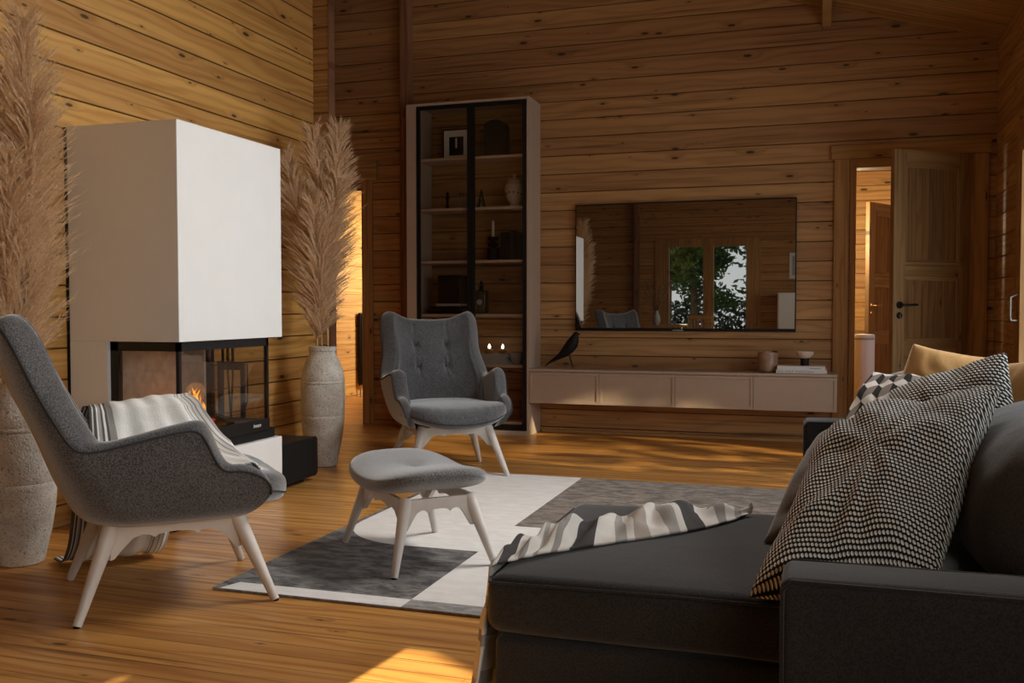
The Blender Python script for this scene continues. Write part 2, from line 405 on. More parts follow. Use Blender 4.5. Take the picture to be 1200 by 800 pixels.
# rear wall with the double patio door  x -2.99..-1.13
RD0, RD1, RDZ = -2.96, -1.16, 2.29
wall('wall_rear', wood('pine_logs_rear', 'x', 'z', c1=(.50, .285, .115), c2=(.33, .16, .055)), [('x', YR, 1, -6.6, RD0, 0, ZT, .043), ('x', YR, 1, RD0, RD1, RDZ, ZT, .043), ('x', YR, 1, RD1, XR + .12, 0, ZT, .043)])
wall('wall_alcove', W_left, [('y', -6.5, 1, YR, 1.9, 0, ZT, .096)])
wall('wall_alcove_end', W_back, [('x', 1.9, -1, -6.6, XL - .001, 0, ZT, .043)])
# end post of the cross wall on the back wall
struct(build(MB().box(-3.52, -3.44, 7.63, YB, 0, ZT, .004), 'trim_2', W_post))
# cross wall post on the rear wall (seen in the television)
struct(build(MB().box(-3.46 + .0, -3.36, YR, YR + .12, 0, ZT, .004), 'trim_3', W_post))
# floor
struct(build(MB().box(-6.7, XR + .12, YR - .12, 12.2, -.12, 0), 'floor', W_floor))
# ceiling slope
def zc(x): return 3.017 - .285 * (x - 1.223)
struct(build(MB().prism([(-6.7, YR - .1, zc(-6.7)), (XR + .15, YR - .1, zc(XR + .15)), (XR + .15, YR - .1, zc(XR + .15) + .15), (-6.7, YR - .1, zc(-6.7) + .15)], (0, YB + .25 - YR, 0)), 'ceiling', W_ceil))
tag(build(MB().box(-.006, .060, YR + .001, YB - .002, 3.21, 3.42, .004), 'ceiling_beam', W_small_y if False else wood('beam_pine', 'y', 'z', pitch=.3, z0=0, seam=0, knots=.4, c1=(.42, .25, .10), c2=(.28, .14, .05)), origin=(.027, 3, 3.21)), 'square pine beam running under the sloping ceiling at the top of the photo', 'beam')
# far left wing side wall + behind-left-wall closure
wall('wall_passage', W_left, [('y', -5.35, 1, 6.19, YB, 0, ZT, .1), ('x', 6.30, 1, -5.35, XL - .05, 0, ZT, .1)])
# room beyond the left doorway
wall('wall_far', W_room, [('y', -5.23, 1, YB + .12, 12.1, 0, 2.6, .02)])
wall('wall_end', W_back, [('x', 12.1, -1, -5.3, -2.9, 0, 2.6, .04), ('y', -2.9, -1, YB + .12, 12.1, 0, 2.6, .04)])
struct(build(MB().box(-5.35, -2.8, YB + .12, 12.2, 2.5, 2.6), 'ceiling_passage', W_ceil))
# hallway beyond the right door
wall('wall_hall', wood('pine_logs_hall', 'x', 'z', c1=(.58, .36, .14), c2=(.42, .22, .07)), [('x', 10.6, -1, -.5, 2.4, 0, 2.6, .04)])
wall('wall_hall_side', W_room, [('y', -.45, 1, YB + .12, 10.6, 0, 2.6, .04), ('y', 2.3, -1, YB + .12, 10.6, 0, 2.6, .04)])
struct(build(MB().box(-.6, 2.4, YB + .12, 10.7, 2.5, 2.6), 'ceiling_hall', W_ceil))
struct(build(MB().box(XR + .12, 2.4, YB + .12, 10.7, -.12, 0), 'floor_hall', W_floor))
# quarter-round baseboards
def qr(mb, axis, fix, n, a0, a1, r=.022):
    pts = [(0, 0)] + [(r * math.cos(a), r * math.sin(a)) for a in [i * math.pi / 2 / 5 for i in range(6)]]
    if axis == 'x': mb.prism([(a0, fix + n * p, .0005 + q) for p, q in pts], (a1 - a0, 0, 0))
    else: mb.prism([(fix + n * p, a0, .0005 + q) for p, q in pts], (0, a1 - a0, 0))
b_ = MB(); qr(b_, 'x', YB, -1, -2.25, .10); qr(b_, 'x', YB, -1, 1.18, XR); struct(build(b_, 'baseboard_back', W_small, smooth=40))
b_ = MB(); qr(b_, 'y', XL, 1, 1.9, 3.70); qr(b_, 'y', XL, 1, 4.62, 6.10); struct(build(b_, 'baseboard_left', W_small, smooth=40))
b_ = MB(); qr(b_, 'y', XR, -1, 6.95, YB); struct(build(b_, 'baseboard_right', W_small, smooth=40))
# door trims -------------------------------------------------------------
def vtrim(name, boxes, mat):
    mb = MB()
    for q in boxes: mb.box(*q, .003)
    return struct(build(mb, name, mat))
# left doorway casing
vtrim('trim_4', [(-3.925, -3.835, YB - .022, YB, 0, 2.195), (-4.86, -4.78, YB - .022, YB, 0, 2.195)], W_v)
vtrim('trim_5', [(-4.93, -3.79, YB - .03, YB, 2.197, 2.372)], W_h)
vtrim('trim_6', [(DL1 - .0, DL1 + .022, YB - .012, YB + .12, 0, DLZ + .02), (DL0 - .02, DL0, YB - .012, YB + .12, 0, DLZ + .02)], W_v)
vtrim('trim_7', [(DL0 - .02, DL1 + .022, YB - .012, YB + .12, DLZ, DLZ + .03)], W_h)
# right doorway casing
vtrim('trim_8', [(.095, .205, YB - .022, YB, 0, 2.19), (1.082, 1.172, YB - .022, YB, 0, 2.19)], W_v)
vtrim('trim_9', [(.070, 1.186, YB - .03, YB, 2.192, 2.295)], W_h)
vtrim('trim_10', [(.212, .256, YB - .01, YB + .13, 0, 2.19), (1.048, 1.082, YB - .01, YB + .13, 0, 2.19)], W_v)
vtrim('trim_11', [(.256, 1.048, YB - .01, YB + .13, 2.12, 2.19)], W_h)

W_dv = wood('pine_door_stiles', 'z', 'x', pitch=.14, z0=.03, c1=(.34, .20, .085), c2=(.22, .115, .042), seam=0, knots=.5, tint=.3)
W_dh = wood('pine_door_rails', 'x', 'z', pitch=.17, z0=.07, c1=(.34, .20, .085), c2=(.22, .115, .042), seam=0, knots=.4, tint=.3)
# inner door leaf, ajar --------------------------------------------------
def panel_door(name, parent=None, w=.80, h=2.09):
    """leaf in local coords: hinge at origin, extends along -x, faces -y"""
    root = bpy.data.objects.new(name, None); C.objects.link(root); root.empty_display_size = .05
    fr = MB(); T = .04
    st = .105
    for a, b in ((-w, -w + st), (-st, 0)): fr.box(a, b, -T / 2, T / 2, 0, h, .003)
    rails = [(0, .22), (.70, .80), (1.25, 1.37), (h - .11, h)]
    rl = MB()
    for a, b in rails: rl.box(-w + st, -st, -T / 2 + .001, T / 2 - .001, a, b, .003)
    build(fr, 'stile_frame', W_dv, root, local=True); build(rl, 'rail', W_dh, root, local=True)
    for a, b in ((.22, .70), (.80, 1.25), (1.37, h - .11)):
        p = MB().box(-w + st - .002, -st + .002, -.008, .008, a - .002, b + .002)
        po = build(p, 'door_panel', W_vd, root, local=True)
        bd = MB(); bh = MB()
        for q in ((-w + st, -w + st + .016, a, b), (-st - .016, -st, a, b)): bd.box(q[0], q[1], -.016, .016, q[2], q[3], .004)
        for q in ((a, a + .016), (b - .016, b)): bh.box(-w + st + .016, -st - .016, -.016, .016, q[0], q[1], .004)
        build(bd, 'panel_moulding', W_dv, po, local=True); build(bh, 'panel_moulding', W_dh, po, local=True)
    hd = MB()
    for s in (-1, 1):
        y = s * T / 2
        hd.lathe((-w + .055, y, 1.06), [(.0, s * .012), (.024, s * .012), (.026, s * .0)], 20, ax=1)
        hd.tube([(-w + .055, y + s * .01, 1.06), (-w + .055, y + s * .045, 1.06), (-w + .08, y + s * .05, 1.06), (-w + .175, y + s * .05, 1.062)], .0085, 10)
        hd.lathe((-w + .055, y, .985), [(.0, s * .010), (.021, s * .010), (.024, s * .0)], 20, ax=1)
    build(hd, 'handle', M_black if name == 'door_2' else M_gold, root, local=True, smooth=40)
    ky = MB(); ky.box(-w + .051, -w + .059, -T / 2 - .012, -T / 2 - .0101, .968, .995); build(ky, 'keyhole', M_steel, root, local=True)
    return root
d2 = panel_door('door_2', w=.70, h=2.17); d2.location = (1.035, YB - .03, .012); d2.rotation_euler = (0, 0, R(38)); struct(d2)
d3 = panel_door('door_3', w=.75, h=2.05); d3.location = (.80, 10.30, .012); d3.rotation_euler = (0, 0, R(60)); struct(d3)

# white boiler-like cylinder in the hall
mb = MB().lathe((.375, 8.95, 0), [(.0, 0), (.085, 0), (.09, .01), (.09, .80), (.086, .815), (.0, .82)], 40)
t = thing('pedestal_stand', 'plain white round column standing in the hallway behind the half open door', 'column', (.375, 8.95, 0))
build(mb, 'column_body', M_white, t, smooth=40)
mb = MB().lathe((.375, 8.95, 0), [(.092, .77), (.094, .775), (.094, .785), (.092, .79)], 40); build(mb, 'rim_band', M_ceram2, t, smooth=40)

# dark panel on the far wall of the passage room
t = thing('wall_radiator', 'narrow dark panel radiator seen through the bright doorway behind the armchair', 'radiator', (-5.19, 10.25, .12))
mb = MB()
mb.box(-5.20, -5.17, 10.08, 10.5, .14, 1.0, .006)
for i in range(7): mb.box(-5.17, -5.155, 10.09 + i * .058, 10.13 + i * .058, .16, .98, .005)
build(mb, 'heating_panel', M_blackm, t); build(MB().box(-5.228, -5.2, 10.15, 10.43, .25, .29), 'bracket', M_black, t)
build(MB().tube([(-5.19, 10.11, .0), (-5.19, 10.11, .14)], .008), 'pipe', M_steel, t)

# ------------------------------------------------------------------ windows
def window_yz(name, x, y0, y1, z0, z1, div=1, fw=.07, handle=None):
    root = bpy.data.objects.new(name, None); C.objects.link(root); root.location = (x, (y0 + y1) / 2, z0); struct(root)
    mb = MB()
    mb.box(x - .02, x + .11, y0, y0 + fw, z0, z1, .003); mb.box(x - .02, x + .11, y1 - fw, y1, z0, z1, .003)
    mb.box(x - .02, x + .11, y0 + fw, y1 - fw, z0, z0 + fw, .003); mb.box(x - .02, x + .11, y0 + fw, y1 - fw, z1 - fw, z1, .003)
    for k in range(1, div):
        c = y0 + (y1 - y0) * k / div; mb.box(x, x + .09, c - .045, c + .045, z0 + fw, z1 - fw, .003)
    f = build(mb, 'window_frame', W_v, root)
    tr = MB(); tr.box(x - .022, x, y0 - .09, y0, z0 - .09 if z0 > .1 else 0, z1 + .09, .003); tr.box(x - .022, x, y1, y1 + .09, z0 - .09 if z0 > .1 else 0, z1 + .09, .003)
    tr.box(x - .024, x, y0, y1, z1, z1 + .09, .003)
    if z0 > .1: tr.box(x - .05, x, y0 - .1, y1 + .1, z0 - .03, z0, .003)
    build(tr, 'window_casing', W_v, root)
    build(MB().box(x + .045, x + .051, y0 + fw, y1 - fw, z0 + fw, z1 - fw), 'pane', G_clear, root)
    if handle:
        h = MB().tube([(x - .022, handle, .97), (x - .06, handle, .97), (x - .065, handle, 1.0), (x - .065, handle, 1.12), (x - .02, handle, 1.14)], .008)
        build(h, 'handle', M_steel, root, smooth=40)
    return root
window_yz('window_1', XR, 2.5, 4.9, .95, 2.15, 2)
window_yz('window_2', XR, -1.8, 1.1, .95, 2.15, 2)
window_yz('door_4', XR, 5.3, 6.78, .0, 2.12, 1, .08, handle=6.74)
# rear double patio door
root = bpy.data.objects.new('door_1', None); C.objects.link(root); root.location = (-2.06, YR, 0); struct(root)
mb = MB(); y0, y1 = YR - .09, YR + .02
mb.box(RD0, -2.79, y0, y1, 0, RDZ, .003); mb.box(-1.335, RD1, y0, y1, 0, RDZ, .003); mb.box(-2.135, -1.94, y0, y1, 0, RDZ, .003)
mb.box(-2.79, -2.135, y0, y1, 2.23, RDZ, .003); mb.box(-1.94, -1.335, y0, y1, 2.23, RDZ, .003)
mb.box(-2.79, -2.135, y0, y1, 0, .22, .003); mb.box(-1.94, -1.335, y0, y1, 0, .22, .003)
build(mb, 'door_frame', W_v, root)
mb = MB(); mb.box(RD0 - .1, RD0, YR, YR + .022, 0, 2.39, .003); mb.box(RD1, RD1 + .1, YR, YR + .022, 0, 2.39, .003); mb.box(RD0, RD1, YR, YR + .022, RDZ, 2.39, .003)
build(mb, 'door_casing', W_v, root)
mb = MB(); mb.box(-2.79, -2.135, YR - .05, YR - .044, .22, 2.23); mb.box(-1.94, -1.335, YR - .05, YR - .044, .22, 2.23); build(mb, 'pane', G_clear, root)
build(MB().tube([(-2.03, YR + .02, 1.0), (-2.03, YR + .06, 1.0), (-2.03, YR + .06, 1.17), (-2.03, YR + .02, 1.2)], .009), 'handle', M_gold, root, smooth=40)

# ------------------------------------------------------------------ outside (seen in the television and through the glass)
struct(build(MB().box(-40, 40, -45, YR - .25, -.3, -.15), 'ground', M_grass))
def tree(name, x, y, h, r, label, seed, n=1500, trunk=.13, cat='tree', grp=None):
    rr = random.Random(seed); t = thing(name, label, cat, (x, y, -.15), group=grp)
    tr = MB().tube([(x, y, -.15), (x + .05, y, h * .4), (x - .05, y, h * .75), (x, y + .1, h * .95)], [trunk, trunk * .8, trunk * .5, .02], 10)
    for i in range(9):
        a = rr.random() * 6.28; z = h * (.35 + .06 * i)
        tr.tube([(x, y, z), (x + math.cos(a) * r * .5, y + math.sin(a) * r * .5, z + r * .25), (x + math.cos(a) * r * .9, y + math.sin(a) * r * .9, z + r * .3)], [trunk * .4, trunk * .2, .01], 6)
    build(tr, 'trunk', M_bark, t, smooth=60)
    lf = MB()
    cl = [(x + (rr.random() - .5) * 1.7 * r, y + (rr.random() - .5) * 1.4 * r, h * .38 + rr.random() * h * .62) for _ in range(46)]
    for i in range(n):
        c = cl[i % len(cl)]; p = Vector(c) + Vector((rr.gauss(0, .28), rr.gauss(0, .28), rr.gauss(0, .2))) * r * .55
        a = Vector((rr.gauss(0, 1), rr.gauss(0, 1), rr.gauss(0, .6))).normalized(); b = a.orthogonal().normalized(); s = .06 + rr.random() * .07
        lf.add([p - a * s, p - b * s * .45, p + a * s, p + b * s * .45], [[0, 1, 2, 3]])
    build(lf, 'foliage', M_leaf, t, fixn=False)
tree('leafy_tree', -3.56, -7.6, 5.2, .90, 'tall leafy tree added left of the glass door outside to block sun from its left pane', 3, 17000)  # crown added and made dense to block sun through the left pane
tree('leafy_tree', -3.3, -10.6, 3.4, 1.3, 'leafy dark green tree in the left pane of the glass door mirrored in the television', 6, 4200)
tree('leafy_tree', -.3, -10.6, 3.6, 1.5, 'leafy dark green tree in the right pane of the glass door mirrored in the television', 5, 3800)
hm = MB(); rr = random.Random(11)
for i in range(6500):
    p = Vector((-5.5 + rr.random() * 7.5, -12.5 + rr.gauss(0, .25), -.1 + rr.random() * 1.35)); a = Vector((rr.gauss(0, 1), rr.gauss(0, 1), rr.gauss(0, 1))).normalized(); b = a.orthogonal().normalized(); s = .05 + rr.random() * .06
    hm.add([p - a * s, p - b * s * .5, p + a * s, p + b * s * .5], [[0, 1, 2, 3]])
tag(build(hm, 'hedge', M_leafd, fixn=False, origin=(-1.7, -12.5, -.15)), 'long dark hedge mirrored low in the glass door in the television', 'hedge')
tree('gobo_shrub', 3.4, 5.35, 3.1, .75, 'leafy shrub added outside the patio door at the right to dapple the spot light on the floor', 8, 430, .015, 'shrub')  # unseen, added as a leaf gobo in front of the patio spot
# sloping slab added outside the rear door to cut the sun patch diagonally
struct(build(MB().prism([(-4.4, -3.6, 2.99), (-.2, -3.6, 2.04), (-.2, -3.6, 2.14), (-4.4, -3.6, 3.09)], (0, .46, 0)), 'sun_cut_slab', W_small))

# ------------------------------------------------------------------ rug
def rug():
    t = MB(); z = .010
    arc = [(-1.745 + .38 * math.cos(a), 4.15 + .38 * math.sin(a)) for a in [R(180 + 90 * i / 20) for i in range(21)]]  # (-2.125,4.15)->(-1.745,3.77)
    def face(pts, mi): t.add([(x, y, z) for x, y in pts], [list(range(len(pts)))], mi)
    face([(-1.38, 3.77), (-1.38, 5.62), (-2.125, 5.62)] + arc, 1)
    face([(-2.09, 3.07), (-1.38, 3.07), (-1.38, 3.77)] + arc[::-1] + [(-2.125, 5.62), (-2.15, 5.62), (-2.15, 2.98), (-2.12, 2.98)], 0)
    face([(-2.12, 2.98), (-1.38, 2.98), (-1.38, 3.07), (-2.09, 3.07)], 1)
    face([(-1.38, 2.98), (.12, 2.98), (.12, 3.07), (-1.38, 3.07)], 3)
    face([(-1.38, 3.07), (.12, 3.07), (.12, 4.27), (-1.38, 4.27)], 1)
    face([(-1.38, 4.27), (.12, 4.27), (.12, 5.62), (-1.38, 5.62)], 2)
    c = [(-2.15, 2.98), (.12, 2.98), (.12, 5.62), (-2.15, 5.62)]
    for i in range(4):
        a, b = c[i], c[(i + 1) % 4]; t.add([(a[0], a[1], 0.001), (b[0], b[1], 0.001), (b[0], b[1], z), (a[0], a[1], z)], [[0, 1, 2, 3]], 3)
    t.add([(x, y, .001) for x, y in c], [[3, 2, 1, 0]], 3)
    o = build(t, 'area_rug', [RG_dark, RG_white, RG_brown, RG_grey], origin=(-1, 4.3, 0), fixn=False)
    tag(o, 'patterned rug of cream, charcoal and grey-brown blocks under the footstool', 'rug')
rug()

# ------------------------------------------------------------------ armchairs
def lerp(a, b, t): return a + (b - a) * t
def interp(tab, x):
    if x <= tab[0][0]: return tab[0][1]
    for (a, p), (b, q) in zip(tab, tab[1:]):
        if x <= b:
            u = (x - a) / (b - a); u = u * u * (3 - 2 * u); return p + (q - p) * u
    return tab[-1][1]
A_ = [(.30, .25), (.32, .30), (.36, .335), (.46, .362), (.56, .375), (.64, .372), (.72, .355), (.80, .352), (.90, .362), (1.0, .366), (1.06, .355)]
B_ = [(.30, .26), (.32, .30), (.36, .335), (.46, .385), (.62, .445), (.80, .525), (1.06, .615)]
H_ = [(0, .935), (.10, .945), (.20, .975), (.27, .993), (.315, .99), (.35, .955), (.375, .87), (.392, .77), (.408, .68), (.43, .615), (.46, .588), (.51, .582), (.60, .600), (.70, .622), (.765, .632), (.79, .620), (.805, .58), (.82, .51), (.84, .486), (.89, .480), (.93, .467), (.96, .448), (.985, .418), (1, .385)]
def crv(tab, x):
    if x <= tab[0][0]: return tab[0][1]
    if x >= tab[-1][0]: return tab[-1][1]
    for i in range(len(tab) - 1):
        if x <= tab[i + 1][0]:
            x0, y0 = tab[i]; x1, y1 = tab[i + 1]; h = x1 - x0
            m0 = (y1 - tab[i - 1][1]) / (x1 - tab[i - 1][0]) if i > 0 else (y1 - y0) / h
            m1 = (tab[i + 2][1] - y0) / (tab[i + 2][0] - x0) if i + 2 < len(tab) else (y1 - y0) / h
            u = (x - x0) / h; u2 = u * u; u3 = u2 * u
            return (2 * u3 - 3 * u2 + 1) * y0 + (u3 - 2 * u2 + u) * h * m0 + (-2 * u3 + 3 * u2) * y1 + (u3 - u2) * h * m1
def plan(s, z, off=0.0):
    t = abs(s); sg = -1 if s < 0 else 1
    a = crv(A_, z) - off; b = crv(B_, z) - off
    cd = .24 - .08 * min(1, max(0, (z - .36) / .2)); yk = -b + cd; e = 2 / 3.0
    q_ = min(1, max(0, (z - .30) / .13)); yf = .21 + .11 * q_ * (2 - q_)
    if t <= .5:
        ph = t / .5 * math.pi / 2
        x = a * math.sin(ph) ** e; y = yk - (yk + b) * max(0, math.cos(ph)) ** e
        # butterfly wings: the upper side edges come forward
        if z > .62: y += .015 * min(1, (z - .62) / .3) * (t / .5) ** 3
    else:
        u = (t - .5) / .5; x = a * (1 - .05 * u * u) ; y = lerp(yk + (.015 * min(1, max(0, (z - .62) / .3))), yf, u)
    return Vector((sg * x, y, z))
BUTTONS = [(-.105, .79), (.105, .79), (-.095, .65), (.095, .65)]
def dimple(p):
    d = 0
    for bx, bz in BUTTONS:
        dx, dz = p.x - bx, p.z - bz; r2 = dx * dx + dz * dz
        d += .034 * math.exp(-r2 / (.020 ** 2)) + .016 * math.exp(-r2 / (.065 ** 2))
        an = math.atan2(dz, dx); r = math.sqrt(r2)
        if r < .16: d += .0085 * math.sin(an * 7 + bx * 9) * math.exp(-(r / .06) ** 2) * min(1, r / .02)
    # soft vertical pulls over the button rows up to the rim
    for bx in (-.115, .115):
        if p.z > .62: d += .009 * math.exp(-((p.x - bx) / .012) ** 2) * min(1, (p.z - .62) / .1)
    return d
def make_armchair(name, label):
    t = thing(name, label, 'armchair')
    S = [i / 170 for i in range(-170, 171)]
    th = lambda s: interp([(0, .09), (.36, .085), (.5, .078), (.8, .085), (.86, .06), (1, .05)], abs(s))
    nr = 26; nc = 8; ni = 26; mb = MB(); rows = []
    zb = .305; zs = .40
    for j in range(nr + 1):
        v = j / nr; row = []
        for s in S:
            Hh = crv(H_, abs(s)); z = lerp(zb, Hh, v ** 1.2 if v < 1 else 1); row.append(plan(s, z))
        rows.append(row)
    for j in range(1, nc):
        a = math.pi * j / nc; row = []
        for s in S:
            Hh = crv(H_, abs(s)); T = th(s); p = plan(s, Hh); q = plan(s, Hh, T)
            m = p.lerp(q, (1 - math.cos(a)) / 2); m.z = Hh + T * .42 * math.sin(a)
            row.append(m)
        rows.append(row)
    for j in range(ni + 1):
        v = j / ni; row = []
        for s in S:
            Hh = crv(H_, abs(s)); T = th(s); z = lerp(Hh, zs, v)
            T2 = T + .012 * math.sin(math.pi * v) * (1 if abs(s) < .5 else .4)
            p = plan(s, z, T2)
            if abs(s) < .5: p.y -= dimple(p) * (1 if z > .5 else 0)
            row.append(p)
        rows.append(row)
    w = len(S)
    vs = [p for r in rows for p in r]; fs = []
    for j in range(len(rows) - 1):
        for i in range(w - 1): fs.append([j * w + i, j * w + i + 1, (j + 1) * w + i + 1, (j + 1) * w + i])
    # closed front ends
    for col in (0, w - 1): fs.append([j * w + col for j in range(len(rows))])
    # bottom cap
    fs.append([i for i in range(w)])
    mb.add(vs, fs)
    sh = build(mb, 'shell', F_chair, t, local=True, smooth=60)
    # piping along the outer rim
    pp = MB(); pp.tube([plan(s, crv(H_, abs(s)) + .004, -.002) for s in S], .0042, 6)
    build(pp, 'piping', M_pipe, t, local=True, smooth=80)
    # seat pad with rolled front lip
    st = MB()
    def seat(u, v):
        a = u * 2 * math.pi; ph = (v - .5) * math.pi
        ca, sa = math.cos(a), math.sin(a); cp, sp_ = math.cos(ph), math.sin(ph)
        ex = .62; f = lambda q, e: math.copysign(abs(q) ** e, q)
        x = f(ca, ex) * f(cp, .55); y = f(sa, ex) * f(cp, .55); z = f(sp_, .75)
        Y = .02 + y * .365; wf = interp([(-.34, .24), (-.15, .30), (.05, .325), (.16, .350), (.28, .360), (.40, .352)], Y); X = x * wf
        k = max(0, min(1, (Y - .05) / .30))
        Z = .405 - .010 * k + z * (.055 + .030 * k)
        Z += .055 * (abs(X) / .37) ** 2.2 * k             # sides curl up into the arms
        if Y > .22: Y += .035 * (1 - (X / .38) ** 2) * min(1, (Y - .22) / .1)        # bowed front
        Z -= .022 * k * (1 - (abs(X) / .38) ** 2)
        if z > 0 and Y > .25: Z += .0022 * math.sin(X * 150 + 3 * math.sin(X * 23)) * max(0, min(1, (Y - .28) / .08))
        return (X, Y, Z)
    st.grid(seat, 128, 40, uv=False, wrap=True)
    so = build(st, 'seat', F_chair, t, local=True, smooth=75)
    sp = MB()
    lip = [Vector(seat(.05 + .40 * k / 60, .44)) * 1.0 for k in range(61)]
    sp.tube(lip, .0035, 6); build(sp, 'seat_piping', M_pipe, so, local=True, smooth=80)
    for bx, bz in BUTTONS:
        p = None
        for k in range(101):
            s = k / 100 * .5; q = plan(s if bx > 0 else -s, bz, th(s) + .008)
            if abs(q.x) >= abs(bx): p = q; break
        y = p.y - dimple(Vector((bx, 0, bz))) + .004
        bm_ = MB().lathe((bx, y - .004, bz), [(.0, .008), (.007, .007), (.010, .003), (.010, 0)], 16, ax=1)
        build(bm_, 'button', F_chair, t, local=True, smooth=60)
    legs_and_apron(t, .31, .325, .21, .205, .315)
    return t
def legs_and_apron(t, fx, fy, tx, ty, zt, r0=.030, r1=.0145):
    for sx in (-1, 1):
        for sy in (-1, 1):
            top = Vector((sx * tx, sy * ty, zt)); ft = Vector((sx * fx, sy * fy, .004)); 
            m = MB().tube([top.lerp(ft, k / 8) for k in range(9)], [lerp(r0, r1, k / 8) for k in range(9)], 20)
            lg = build(m, 'leg', M_whitewood, t, local=True, smooth=50)
            build(MB().lathe((ft.x, ft.y, 0), [(r1 * .8, 0), (r1 * .85, .004)], 16), 'foot_glide', M_blackm, lg, local=True)
    def pl(p, q, nrm, name):
        P, Q = Vector(p), Vector(q); L = (Q - P).length; pts = []
        prof = [(0, -.125), (.03, -.12), (.10, -.085), (.17, -.055), (.24, -.045), (.30, -.048), (.335, -.058), (.36, -.05), (.42, -.045), (.5, -.043)]
        prof = prof + [(1 - a, b) for a, b in prof[::-1][1:]]
        poly = [P + (Q - P) * a + Vector((0, 0, b)) for a, b in prof] + [Q, P]
        build(MB().prism(poly, Vector(nrm) * .018), name, M_whitewood, t, local=True, smooth=30)
    e = .012
    a_, b_ = tx - .0 + .01, ty + .01
    pl((-a_, b_ + e, zt), (a_, b_ + e, zt), (0, -1, 0), 'apron'); pl((-a_, -b_ - e, zt), (a_, -b_ - e, zt), (0, 1, 0), 'apron')
    pl((-a_ - e, -b_, zt), (-a_ - e, b_, zt), (1, 0, 0), 'apron'); pl((a_ + e, -b_, zt), (a_ + e, b_, zt), (-1, 0, 0), 'apron')
def copy_tree(o, parent=None):
    c = o.copy(); C.objects.link(c)
    if parent is not None: c.parent = parent
    for ch in list(o.children): copy_tree(ch, c)
    return c
CA = make_armchair('wingback_armchair', 'grey wool wingback armchair in the left foreground with a white throw over it')
CA['group'] = 'grey wingback armchairs'
CB = copy_tree(CA); CB['label'] = 'grey tufted wingback armchair standing in front of the tall display cabinet'
CA.location = (-2.305, 2.93, 0); CA.rotation_euler = (0, 0, R(45 - 90))
CB.location = (-2.275, 5.63, .0); CB.rotation_euler = (0, 0, R(-54 - 90))

# footstool
t = thing('footstool', 'low grey upholstered footstool with white splayed legs standing on the rug', 'footstool', (-1.62, 3.66, .010), R(45 - 90))
mb = MB()
def pad(u, v):
    a = u * 2 * math.pi; ph = (v - .5) * math.pi; f = lambda q, e: math.copysign(abs(q) ** e, q)
    x = f(math.cos(a), .6) * f(math.cos(ph), .6); y = f(math.sin(a), .6) * f(math.cos(ph), .6); z = f(math.sin(ph), .8)
    X = x * .335; Y = y * .245; Z = .335 + z * .052 + .05 * (abs(X) / .335) ** 2 - .01 * (Y / .24) ** 2
    r2 = X * X + Y * Y
    if z > 0: Z -= .012 * math.exp(-r2 / .0012) + .008 * math.exp(-r2 / .012)
    return (X, Y, Z)
mb.grid(pad, 96, 32, uv=False, wrap=True); build(mb, 'cushion_top', F_stool, t, local=True, smooth=75)
build(MB().lathe((0, 0, .368), [(.011, 0), (.010, .004), (0, .006)], 16), 'button', F_stool, t, local=True, smooth=60)
legs_and_apron(t, .32, .215, .235, .135, .285, .027, .0135)

# ------------------------------------------------------------------ fireplace
X1 = -2.85; Y1, Y2 = 3.72, 4.61
t = thing('corner_fireplace', 'white three sided glass fireplace with tall box hood against the left log wall', 'fireplace', (-3.17, 4.15, 0))
mb = MB(); mb.box(XL + .015, X1, Y1, Y2, .893, 1.932, .003); build(mb, 'hood', M_white, t)
build(MB().box(XL + .001, XL + .015, Y1 - .004, Y2 + .005, .30, 1.93), 'backing_board', M_blackm, t)
mb = MB(); mb.box(XL + .015, -3.262, Y1, 4.50, .0, .893, .002); build(mb, 'chimney_breast', M_white, t)
mb = MB(); mb.box(-3.262, X1, Y1 - .04, 4.60, .025, .34, .003); build(mb, 'plinth', M_white, t)
build(MB().box(-3.25, X1 - .02, Y1 - .02, 4.58, .0, .025), 'plinth_recess', M_blackm, t)
build(MB().box(-3.262, X1 - .03, Y1 - .02, 4.575, .34, .392, .003), 'hearth_slab', M_blackm, t)
fb = MB()
fx0, fx1, fy0, fy1, fz0, fz1 = -3.262, -2.868, 3.74, 4.50, .392, .893
for (x, y) in ((fx1 - .018, fy0), (fx1 - .018, fy1 - .018)): fb.box(x, x + .018, y, y + .018, fz0, fz1)
fb.box(fx0, fx0 + .045, fy0, fy0 + .03, fz0, fz1); fb.box(fx0, fx0 + .045, fy1 - .03, fy1, fz0, fz1)
fb.box(fx0, fx1, fy0, fy0 + .02, fz1 - .045, fz1); fb.box(fx0, fx1, fy1 - .02, fy1, fz1 - .045, fz1); fb.box(fx1 - .02, fx1, fy0, fy1, fz1 - .045, fz1)
fb.box(fx0, fx1, fy0, fy0 + .02, fz0, fz0 + .055); fb.box(fx0, fx1, fy1 - .02, fy1, fz0, fz0 + .055); fb.box(fx1 - .02, fx1 + .004, fy0, fy1, fz0, fz0 + .06)
fbo = build(fb, 'firebox_frame', M_black, t)
gl = MB(); gl.box(fx1 - .012, fx1 - .008, fy0 + .018, fy1 - .018, fz0 + .055, fz1 - .045); gl.box(fx0 + .045, fx1 - .018, fy0 + .008, fy0 + .012, fz0 + .055, fz1 - .045); gl.box(fx0 + .045, fx1 - .018, fy1 - .012, fy1 - .008, fz0 + .055, fz1 - .045)
build(gl, 'fire_glass', G_fire, t)
build(MB().box(fx0 + .001, fx0 + .012, fy0 + .03, fy1 - .05, fz0 + .04, fz1 - .01), 'back_lining', M_inner, t)
build(MB().box(fx0 + .012, fx0 + .02, fy1 - .050, fy1 - .042, fz0 + .04, fz1 - .02), 'lining_edge', M_white, t)
